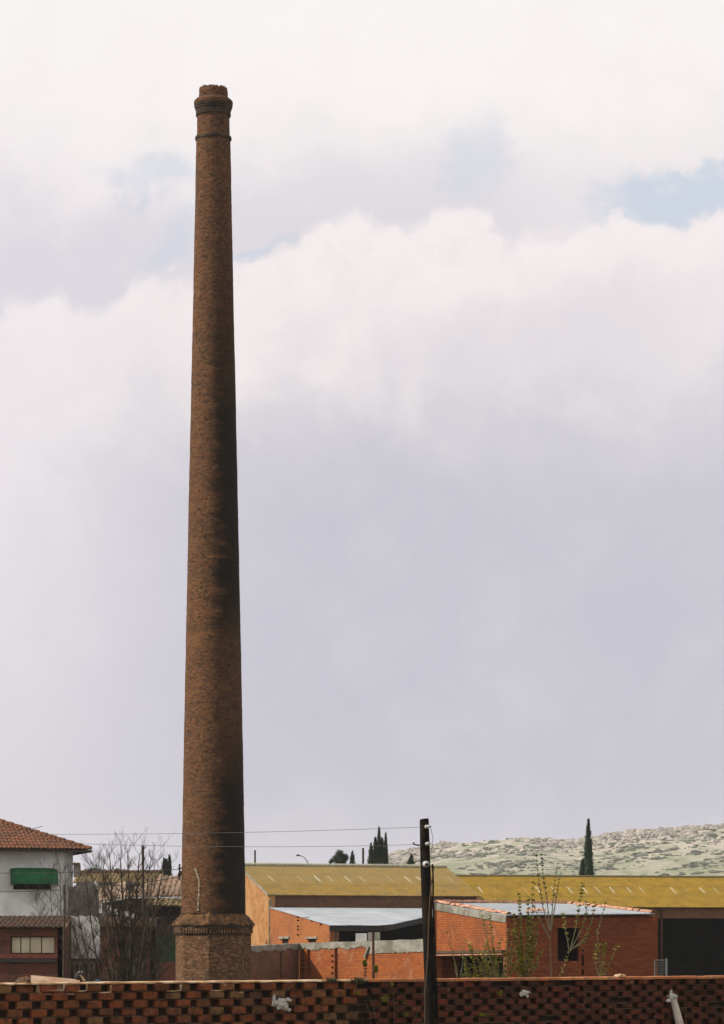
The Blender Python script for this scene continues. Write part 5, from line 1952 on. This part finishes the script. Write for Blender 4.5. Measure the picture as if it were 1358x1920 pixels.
ZL = 62.0
leafy(1035, ZL, [([(1037, 2040), (1034, 1830), (1031, 1740)], .15), ([(1031, 1745), (1018, 1700), (1010, 1650), (1006, 1600)], 1.2, .35), ([(1032, 1745), (1026, 1690), (1018, 1640), (1016, 1602)], 1.2, .35),
                 ([(1033, 1745), (1036, 1700), (1040, 1655), (1045, 1618)], .6), ([(1033, 1745), (1042, 1690), (1047, 1660), (1051, 1636)], .6),
                 ([(1032, 1760), (1010, 1720), (996, 1690)], .5)],
      'tallest pale-stemmed sapling with dark budded shoots in front of the shed roof', 31, 'leaf_dark', .7, (.025, .055))
leafy(1060, ZL + 1, [([(1040, 2040), (1050, 1830), (1068, 1785)], .1), ([(1068, 1785), (1060, 1740), (1056, 1715)], .6), ([(1068, 1785), (1080, 1740), (1088, 1690), (1093, 1658)], .9, .3),
                     ([(1069, 1783), (1092, 1740), (1100, 1710), (1101, 1690)], .7), ([(1070, 1782), (1098, 1760), (1112, 1720), (1116, 1688)], .5), ([(1075, 1778), (1095, 1768), (1100, 1755)], .8)],
      'sapling forking in front of the empty window hole of the shed', 32, 'leaf_young', 1.6, (.035, .075))
leafy(978, ZL + .5, [([(985, 2040), (982, 1830), (978, 1760), (973, 1674)], 1.5, .1), ([(982, 1830), (968, 1770), (965, 1712)], 1.6, .0), ([(983, 1840), (995, 1770), (1001, 1655)], .8), ([(984, 1830), (990, 1750), (991, 1682)], .7),
                     ([(982, 1840), (1000, 1790), (1008, 1750)], 1.0), ([(982, 1850), (975, 1790), (960, 1745)], 1.4)],
      'yellow-green budding sapling against the left part of the shed front', 33, 'leaf_young', 1.5, (.03, .07), extra=3)
leafy(930, ZL, [([(940, 2040), (935, 1830), (925, 1780), (918, 1712)], 1.4, .1), ([(936, 1840), (915, 1770), (903, 1708)], .8), ([(934, 1850), (930, 1800), (940, 1760)], 1.2), ([(938, 1850), (950, 1790), (953, 1740)], 1.3),
                ([(936, 1850), (922, 1800), (905, 1770)], 1.0), ([(938, 1850), (955, 1810), (965, 1780)], 1.2)],
      'leafy young sapling at the left corner of the shed', 34, 'leaf_young', 0.8, (.03, .06), extra=3)
leafy(890, ZL - 1, [([(895, 2040), (898, 1850), (888, 1800), (880, 1770)], 1.4, .1), ([(898, 1850), (905, 1800), (912, 1765)], 1.4), ([(895, 1850), (875, 1810), (866, 1790)], .7), ([(898, 1850), (915, 1812), (925, 1780)], 1.2),
                    ([(897, 1850), (893, 1820), (872, 1800)], .8), ([(898, 1850), (902, 1818), (890, 1790)], 1.2)],
      'green weedy shrub in front of the dark opening, right of the utility pole', 35, 'leaf_young', 0.8, (.03, .07), 'weedy_shrub', 'shrub', extra=3)
leafy(858, ZL + 1, [([(862, 2040), (860, 1850), (850, 1790), (843, 1740)], .3), ([(862, 1850), (868, 1800), (872, 1760)], .3), ([(861, 1850), (855, 1810), (835, 1745)], .3)],
      'thin straggly stems close to the right side of the utility pole', 36, 'leaf_dark', .6, (.02, .05), 'weedy_shrub', 'shrub')
leafy(1135, ZL + 1, [([(1130, 2040), (1128, 1850), (1132, 1790), (1135, 1770)], .8), ([(1128, 1850), (1145, 1800), (1160, 1770)], .3), ([(1128, 1850), (1115, 1800), (1120, 1770)], .8), ([(1128, 1850), (1120, 1750), (1136, 1692)], .25)],
      'sparse yellowish sapling before the plain right part of the shed front', 37, 'leaf_young', 1.6, (.035, .075))
leafy(705, 60, [([(707, 2040), (706, 1836), (705, 1812)], 2.2, .75), ([(686, 2040), (686, 1836), (684, 1803)], 1.6, .85)],
      'two small leafy weed tips beside the rusty post', 38, 'leaf_young', 1.2, (.03, .06), 'weed', 'weed')


# ------------------------------------------------------------------ lattice wall in the foreground
def lattice(name, label, ua, Za, va, ub, Zb_, vb, period, course, bw, bhh, rows, mat, seed, cap):
    R = random.Random(seed)
    A = P(ua, va, Za); B = P(ub, vb, Zb_)
    w = thing(name, (A.x, A.y, 0), label, 'wall')
    L = (Vector((B.x, B.y)) - Vector((A.x, A.y))).length
    d = Vector(((B.x - A.x) / L, (B.y - A.y) / L, 0)); n = Vector((d.y, -d.x, 0))
    slope = (B.z - A.z) / L
    captH = .05 if cap == 'tile' else .03
    # brick meshes
    meshes = []
    for q in range(9):
        mb = MB()
        j = lambda a: R.uniform(-a, a)
        x, y, z = bw / 2, .12, bhh / 2
        base = [(-x, 0, -z), (x, 0, -z), (x, y, -z), (-x, y, -z), (-x, 0, z), (x, 0, z), (x, y, z), (-x, y, z)]
        # chamfered, slightly chipped front
        fr = []
        for (px_, pz_) in ((-x, -z), (-x * .3, -z), (x * .35, -z), (x, -z), (x, 0), (x, z), (x * .3, z), (-x * .35, z), (-x, z), (-x, 0)):
            fr.append((px_ * (1 + j(.03) - (.12 if R.random() < .07 else 0)), pz_ * (1 + j(.07) - (.2 if R.random() < .07 else 0))))
        ring0 = [(p * .95, -.0 + j(.003), q_ * .90) for p, q_ in fr]
        ring1 = [(p, .010, q_) for p, q_ in fr]
        ring2 = [(p, .12, q_) for p, q_ in fr]
        N = len(fr)
        vs = ring0 + ring1 + ring2 + [(0, -.002, 0)]
        fs = [(k, (k + 1) % N, 3 * N) for k in range(N)]
        for b0 in (0, N):
            for k in range(N):
                fs.append((b0 + k, b0 + N + k, b0 + N + (k + 1) % N, b0 + (k + 1) % N))
        fs.append(tuple(2 * N + k for k in range(N))[::-1])
        mb.mesh(vs, fs)
        o = mb.build('brick', M[mat])
        meshes.append(o.data); bpy.data.objects.remove(o)
    rot = Matrix((d, -n, Vector((0, 0, 1)))).transposed().to_4x4()
    for r in range(rows):
        off = (period / 2 if r % 2 else 0) + R.uniform(-.02, .02) + (.0 if rows > 7 else .02)
        k = 0
        s = -period + off
        while s < L + bw:
            if s - bw / 2 > -0.02 and s + bw / 2 < L + .02:
                ztop = A.z + slope * s - captH - course * r
                z = ztop - course / 2
                if not (R.random() < .03 and rows > 7):
                    p = A + d * (s + R.gauss(0, .008)) + n * (R.uniform(-.016, .018) - (.05 if R.random() < .04 else 0)); p.z = z + R.uniform(-.007, .007)
                    Mx = Matrix.Translation(p) @ rot @ Matrix.Rotation(R.uniform(-.05, .05), 4, 'Z') @ Matrix.Rotation(R.gauss(0, .018), 4, 'Y') @ Matrix.Diagonal((R.uniform(.90, 1.07), 1, R.uniform(.93, 1.05), 1))
                    child('brick', R.choice(meshes), w, Mx)
            s += period * (1 + R.uniform(-.012, .012))
    # beds of mortar between courses, uneven front edge
    mb = MB()
    for r in range(rows + 1):
        N = int(L / .08)
        pf = []
        for k in range(N + 1):
            s = L * k / N
            zc = A.z + slope * s - captH - course * r
            o_ = -.022 + .018 * noise.noise(Vector((s * 5, r * 3.1, seed)))
            hgt = (course - bhh) * .75 + .006 * noise.noise(Vector((s * 7, r * 1.7, seed)))
            p = A + d * s + n * o_
            pf.append((Vector((p.x, p.y, zc - hgt)), Vector((p.x, p.y, zc + hgt * .6))))
        for k in range(N):
            (l0, h0), (l1, h1) = pf[k], pf[k + 1]
            bk_ = -n * .10
            mb.face([l0, l1, h1, h0]); mb.face([h0, h1, h1 + bk_, h0 + bk_]); mb.face([l0 + bk_, l1 + bk_, l1, l0])
    o = mb.build('mortar_beds', M['mortar'], w); o['kind'] = 'stuff'
    # recessed core behind the gaps
    mb = MB()
    a0 = A - n * .085; b0 = B - n * .085
    mb.wall((a0.x, a0.y), (b0.x, b0.y), 0, A.z - captH, B.z - captH, th=.12)
    mb.build('recessed_core', M['void'], w)
    # lower courses below those built one by one
    zl = A.z - captH - course * rows
    mb = MB()
    r = rows
    while A.z - captH - course * r > 0.1:
        off = (period / 2 if r % 2 else 0)
        s = -period + off
        while s < L + bw:
            if s - bw / 2 > 0 and s + bw / 2 < L:
                z = A.z + slope * s - captH - course * (r + .5)
                p = A + d * s
                c0 = Vector((p.x, p.y, z))
                x = d * bw / 2; y = -n * .12
                lo_ = [c0 - x, c0 + x, c0 + x + y, c0 - x + y]
                mb.hexa([q - Vector((0, 0, bhh / 2)) for q in lo_], [q + Vector((0, 0, bhh / 2)) for q in lo_])
            s += period
        r += 1
    o = mb.build('lower_courses', M[mat], w); o['kind'] = 'stuff'
    return w, A, B, d, n, L, slope


ZA_, ZM_, ZE_ = 45.4, 49.6, 53.4
wl, WA_, WB_, wd_, wn_, WL, wsl = lattice('lattice_wall', 'nearest brick lattice wall section at left with large orange bricks and crumbly mortar top', -40, ZA_, 1843.5, 688, ZM_, 1836.5, .412, .130, .272, .112, 6, 'brick_left', 41, 'mortar')
wr, XA_, XB_, xd_, xn_, XL, xsl = lattice('lattice_wall', 'nearest brick lattice wall section at right with small dark bricks under an orange coping', 689, ZM_ + .02, 1836, 1420, ZE_, 1829, .328, .103, .215, .088, 8, 'brick_right', 42, 'tile')


# crumbly mortar top of the left section, with drips framing a few bricks
def ragged_cap(parent, A, d, n, L, slope, s0, s1, h, depth, name, mat, seed, amp=.012, drop=.01):
    mb = MB()
    N = int((s1 - s0) / .05)
    rows_ = []
    for k in range(N + 1):
        s = s0 + (s1 - s0) * k / N
        z = A.z + slope * s
        q = noise.noise(Vector((s * 2.3, seed, 1))) * amp + noise.noise(Vector((s * 9, seed, 2))) * amp * .7
        f = noise.noise(Vector((s * 4, seed, 5))) * .012
        p = A + d * s
        a = Vector((p.x, p.y, z - h + noise.noise(Vector((s * 6, seed, 9))) * drop)) + n * (.008 + f)
        b_ = Vector((p.x, p.y, z - .012 + q)) + n * (.006 + f)
        c = Vector((p.x, p.y, z + q)) + n * (-.02 + f)
        e = Vector((p.x, p.y, z + q * .5 + .004)) - n * depth
        f_ = Vector((p.x, p.y, z - h)) - n * depth
        rows_.append((a, b_, c, e, f_))
    for k in range(N):
        for q in range(4):
            mb.face([rows_[k][q], rows_[k + 1][q], rows_[k + 1][q + 1], rows_[k][q + 1]])
        mb.face([rows_[k][4], rows_[k + 1][4], rows_[k + 1][0], rows_[k][0]])
    return mb.build(name, mat, parent)


ragged_cap(wl, WA_, wd_, wn_, WL, wsl, 0, WL, .032, .24, 'mortar_cap', M['cap_mortar'], 3, .012, .014)
# coping bricks of the right section: one by one
mbq = MB()
cl = .24
mb = MB()
x, y, z = cl / 2 - .004, .15, .026
vs = [(-x, -.02, -z), (x, -.02, -z), (x, y, -z), (-x, y, -z), (-x, -.015, z * .6), (x, -.015, z * .6), (x, y, z), (-x, y, z), (-x, .01, z), (x, .01, z)]
mb.mesh(vs, [(3, 2, 1, 0), (0, 1, 5, 4), (4, 5, 9, 8), (8, 9, 6, 7), (1, 2, 6, 9, 5), (3, 0, 4, 8, 7), (2, 3, 7, 6)])
M['coping_brick'] = lattice_brick('coping_brick', [(0.44, 0.15, 0.05), (0.38, 0.12, 0.04), (0.50, 0.22, 0.09), (0.42, 0.14, 0.05)], (0.30, 0.14, 0.07))
o = mb.build('coping_brick', M['coping_brick']); cme = o.data; bpy.data.objects.remove(o)
rotx = Matrix((xd_, -xn_, Vector((0, 0, 1)))).transposed().to_4x4()
R = random.Random(5)
for k in range(int(XL / cl)):
    s = cl * (k + .5)
    p = XA_ + xd_ * s + xn_ * R.uniform(-.004, .01); p.z = XA_.z + xsl * s - .024 + R.uniform(-.003, .005)
    child('coping_brick', cme, wr, Matrix.Translation(p) @ rotx @ Matrix.Rotation(R.uniform(-.02, .02), 4, 'Z') @ Matrix.Rotation(R.uniform(-.012, .012), 4, 'Y'))


def on_wall(A, d, n, u, v, out_=0.0):
    s = sol_s(A, d, u)
    p = A + d * s
    p.z = H(v, p.y)
    return p + n * out_


# pale mortar frames round some top bricks on the left
mb = MB()
for (u0, u1, v0, v1, side) in [(92, 117, 1844, 1857, 1), (145, 160, 1846, 1858, 1), (186, 205, 1848, 1861, 1), (312, 336, 1847, 1858, 1), (394, 418, 1846, 1857, 1), (446, 455, 1856, 1861, 0)]:
    a = on_wall(WA_, wd_, wn_, u0, v1, .002); b_ = on_wall(WA_, wd_, wn_, u1, v1 - .5, .002)
    mb.tube([a, a.lerp(b_, .5) + Vector((0, 0, -.006)), b_], [.006, .012, .009], 6)
    if side:
        c = on_wall(WA_, wd_, wn_, u1 + 2, v1, .002); e = on_wall(WA_, wd_, wn_, u1 + 3, v0 - 1, .002)
        mb.tube([c, c.lerp(e, .5) + wd_ * .006, e], [.010, .014, .022], 6)
mb.build('mortar_squeeze', M['cap_mortar'], wl)
# plank-like slab lying on the top at the far left
mb = MB()
a = on_wall(WA_, wd_, wn_, 40, 1829, -.45); b_ = on_wall(WA_, wd_, wn_, 158, 1839.5, -.12)
top = [P(58, 1828.5, ZA_ + 1.3), P(96, 1831.5, ZA_ + 1.4), P(150, 1837, ZA_ + 1.5)]
low = [on_wall(WA_, wd_, wn_, 70, 1841, -.03), on_wall(WA_, wd_, wn_, 105, 1842, -.03), on_wall(WA_, wd_, wn_, 152, 1842, -.03)]
for k in range(2):
    mb.face([low[k], low[k + 1], top[k + 1], top[k]])
    mb.face([top[k], top[k + 1], top[k + 1] + Vector((0, .02, -.25)), top[k] + Vector((0, .02, -.25))])
    mb.face([low[k] - Vector((0, 0, .2)), low[k + 1] - Vector((0, 0, .2)), low[k + 1], low[k]])
mb.face([low[0], top[0], top[0] - Vector((0, 0, .25)), low[0] - Vector((0, 0, .2))])
mb.face([low[2] - Vector((0, 0, .2)), top[2] - Vector((0, 0, .25)), top[2], low[2]])
o = mb.build('sloping_slab', mottled('slab_sand', (0.42, 0.26, 0.15), (0.33, 0.18, 0.10), 5, c3=(.5, .37, .26), s3=3)); tag(o, 'sandy sloping slab on top of the orange lattice wall at its left end', 'slab')
# dark lumpy cover at the very left edge
mb = MB(); lump(mb, on_wall(WA_, wd_, wn_, 52, 1841, -.12), .085, 1.3, 1, .8, 5, .35, 12, 9)
o = mb.build('dark_rubble', M['tile_brown']); tag(o, 'dark rounded rubble lump at the left end of the lattice wall', 'rubble')
# small black and white bird-like bundle on the wall
mb = MB(); c0 = on_wall(WA_, wd_, wn_, 154, 1830, -.1)
lump(mb, c0, .055, 1.25, 1, 1.15, 8, .25, 10, 8)
bt = thing('black_bundle', (c0.x, c0.y, c0.z - .07), 'small black bundle with a white top sitting on the lattice wall', 'bundle')
mb.build('wrapping', M['dark_metal'], bt)
mb = MB(); lump(mb, on_wall(WA_, wd_, wn_, 158, 1823, -.12), .028, 1.3, 1, .7, 9, .2, 8, 6); mb.build('white_top', M['porcelain'], bt)
mb = MB(); mb.tube([on_wall(WA_, wd_, wn_, 153, 1828, -.04), on_wall(WA_, wd_, wn_, 157, 1834, -.03), on_wall(WA_, wd_, wn_, 160, 1839, -.03)], [.012, .014, .022], 6); mb.build('pale_strip', M['cap_mortar'], bt)
# blue scrap
mb = MB(); lump(mb, on_wall(WA_, wd_, wn_, 192, 1838.5, -.15), .028, 1.5, 1, .6, 4, .4, 8, 6)
o = mb.build('blue_scrap', mottled('blue_scrap', (.05, .14, .26), (.04, .10, .2), 8)); tag(o, 'small blue scrap lying on top of the lattice wall', 'scrap')


# plaster lumps on the wall faces
def splat(A, d, n, pts, thick, label, seed, name='plaster_lump'):
    R = random.Random(seed)
    mb = MB()
    for (u, v, rpx, sx, sz) in pts:
        c = on_wall(A, d, n, u, v, thick * R.uniform(.1, .5))
        r = rpx * c.y / F
        lump(mb, c, r, sx, .55, sz, seed + int(u), .42, 12, 9)
    o = mb.build(name, M['plaster_lump'])
    return tag(o, label, 'plaster', None)


splat(WA_, wd_, wn_, [(514, 1880, 7, .8, .9), (513, 1871, 4.5, .7, 1.2), (526, 1880, 9, 1.1, .8), (537, 1875, 8, 1.1, .45), (533, 1888, 8, 1.0, .8), (541, 1893, 4, 1, .7), (522, 1890, 5, 1, .6)], .05, 'largest ragged white plaster lump stuck to the orange lattice bricks', 51)
splat(XA_, xd_, xn_, [(978, 1864, 6, 1.0, .7), (987, 1861, 5.5, 1.3, .6), (981, 1859, 5, .9, .6), (988, 1868, 3, .8, 1.0)], .05, 'small ragged white plaster lump on the dark lattice bricks below the shed', 52)
splat(XA_, xd_, xn_, [(1259, 1868, 8, .95, .9), (1257, 1861, 4, .6, 1.4), (1252, 1876, 6, 1.1, .5), (1264, 1870, 5, .9, .9)], .06, 'pale plaster lump on top of the leaning stake at right', 53)
mb = MB()
q0 = on_wall(XA_, xd_, xn_, 1260, 1874, .05); q1 = on_wall(XA_, xd_, xn_, 1264, 1905, .12); q2 = on_wall(XA_, xd_, xn_, 1266, 1935, .2)
q3 = Vector((q2.x + .25, q2.y - .5, 0))
mb.tube([q0, q0.lerp(q1, .5), q1, q2, q3], [.060, .064, .072, .076, .08], 10)
o = mb.build('leaning_stake', mottled('stake_cream', (.50, .44, .38), (.40, .34, .29), 6, bump=.4)); tag(o, 'pale cream stake leaning against the dark lattice wall at right', 'stake')
# tufts and a clod along the top and weeds rooted in the face
splat2 = [(1165, 1829.5, 7, 'sandy clod of mortar on the orange coping, right of the shed window', 54)]
for (u, v, r, lab, sd2) in splat2:
    mb = MB(); c = on_wall(XA_, xd_, xn_, u, v, -.05); lump(mb, c, r * c.y / F, 1.5, 1, .5, sd2, .4, 12, 8)
    o = mb.build('mortar_clod', M['cap_mortar']); tag(o, lab, 'clod')


def tuft(A, d, n, u, v, w, h, label, seed, mat='leaf_dark', cnt=70, name='wall_weed', out_=.02):
    R = random.Random(seed)
    c = on_wall(A, d, n, u, v, out_)
    s = c.y / F
    mb = MB()
    for k in range(cnt):
        p = c + d * (R.uniform(-w, w) * s * .4) + n * R.uniform(-.05, .03)
        tipp = p + d * (R.gauss(0, w * .4) * s) + n * R.uniform(-.03, .05) + Vector((0, 0, h * s * R.uniform(.3, 1)))
        sd__ = Vector((R.uniform(-1, 1), R.uniform(-1, 1), 0)).normalized() * R.uniform(.004, .012)
        m_ = p.lerp(tipp, .6)
        mb.face([p, m_ + sd__, tipp, m_ - sd__])
    o = mb.build(name, M[mat])
    return tag(o, label, 'weed')


M['dry_moss'] = mottled('dry_moss', (0.14, 0.12, 0.06), (0.10, 0.09, 0.045), 8, bump=0)
tuft(WA_, wd_, wn_, 621, 1843, 22, 12, 'dry moss tuft on the wall top left of the rusty post', 61, 'dry_moss', 160)
tuft(WA_, wd_, wn_, 672, 1846, 24, 16, 'brownish moss clump on the wall top nearest the rusty post', 62, 'dry_moss', 200)
tuft(WA_, wd_, wn_, 669, 1866, 10, 12, 'small green weed on the wall face right under the moss clump', 63, 'leaf_young', 50)
tuft(XA_, xd_, xn_, 734, 1850, 5, 14, 'upright yellow-green weed on the wall face just below the coping, left of the pole', 64, 'leaf_young', 30)
tuft(XA_, xd_, xn_, 721, 1880, 12, 18, 'largest green weed on the wall face left of the utility pole', 65, 'leaf_young', 60)
tuft(XA_, xd_, xn_, 758, 1884, 6, 9, 'tiny pale weed on the wall face nearest the left side of the pole', 66, 'leaf_young', 24)
tuft(XA_, xd_, xn_, 761, 1907, 12, 10, 'low green weed at the foot of the photo left of the pole', 67, 'leaf_young', 50)
tuft(XA_, xd_, xn_, 936, 1868, 9, 14, 'green weed on the wall face beside the small plaster lump', 68, 'leaf_young', 60)
tuft(XA_, xd_, xn_, 905, 1906, 14, 9, 'low bright green weed on the wall face right of the pole', 69, 'leaf_young', 60)
# dry stalks hanging in front of the wall
mb = MB()
for (a, b_, c) in [((690, 1868), (697, 1888), (705, 1925)), ((683, 1875), (690, 1900), (693, 1930)), ((735, 1862), (736, 1880), (737, 1925)), ((700, 1892), (712, 1880), (721, 1872)), ((776, 1912), (779, 1900), (780, 1892))]:
    mb.tube([on_wall(XA_, xd_, xn_, a[0], a[1], .04), on_wall(XA_, xd_, xn_, b_[0], b_[1], .06), on_wall(XA_, xd_, xn_, c[0], c[1], .05)], .004, 4)
o = mb.build('dry_stalks', M['bark_pale']); tag(o, 'thin dry plant stalks in front of the wall left of the pole', 'dry plant')

# grass at the foot of walls (below the picture, but there)
mb = MB()
R = random.Random(9)
for k in range(5000):
    x = R.uniform(-9, 10); y = R.uniform(38, 60)
    h = R.uniform(.05, .22)
    a = R.uniform(0, pi)
    s = Vector((cos(a), sin(a), 0)) * .012
    p = Vector((x, y, 0))
    mb.face([p - s, p + s, p + Vector((R.uniform(-.05, .05), R.uniform(-.05, .05), h))])
o = mb.build('grass', M['leaf_dark']); tag(o, 'sparse grass at the foot of the lattice wall', 'grass', kind='stuff')

# ------------------------------------------------------------------ haze
if HAZE > 0:
    mb = MB(); mb.box(-950, 1650, -80, 2650, -1.0, 95)
    hzm = bpy.data.materials.new('haze'); hzm.use_nodes = True
    nt_ = hzm.node_tree
    for n in list(nt_.nodes):
        nt_.nodes.remove(n)
    vo = nt_.nodes.new('ShaderNodeVolumePrincipled')
    vo.inputs['Color'].default_value = (0.90, 0.92, 0.96, 1)
    vo.inputs['Density'].default_value = HAZE
    vo.inputs['Anisotropy'].default_value = 0.2
    mo = nt_.nodes.new('ShaderNodeOutputMaterial')
    nt_.links.new(vo.outputs[0], mo.inputs['Volume'])
    o = mb.build('haze', hzm)
    tag(o, 'thin pale air haze over the whole place', 'haze', kind='stuff')
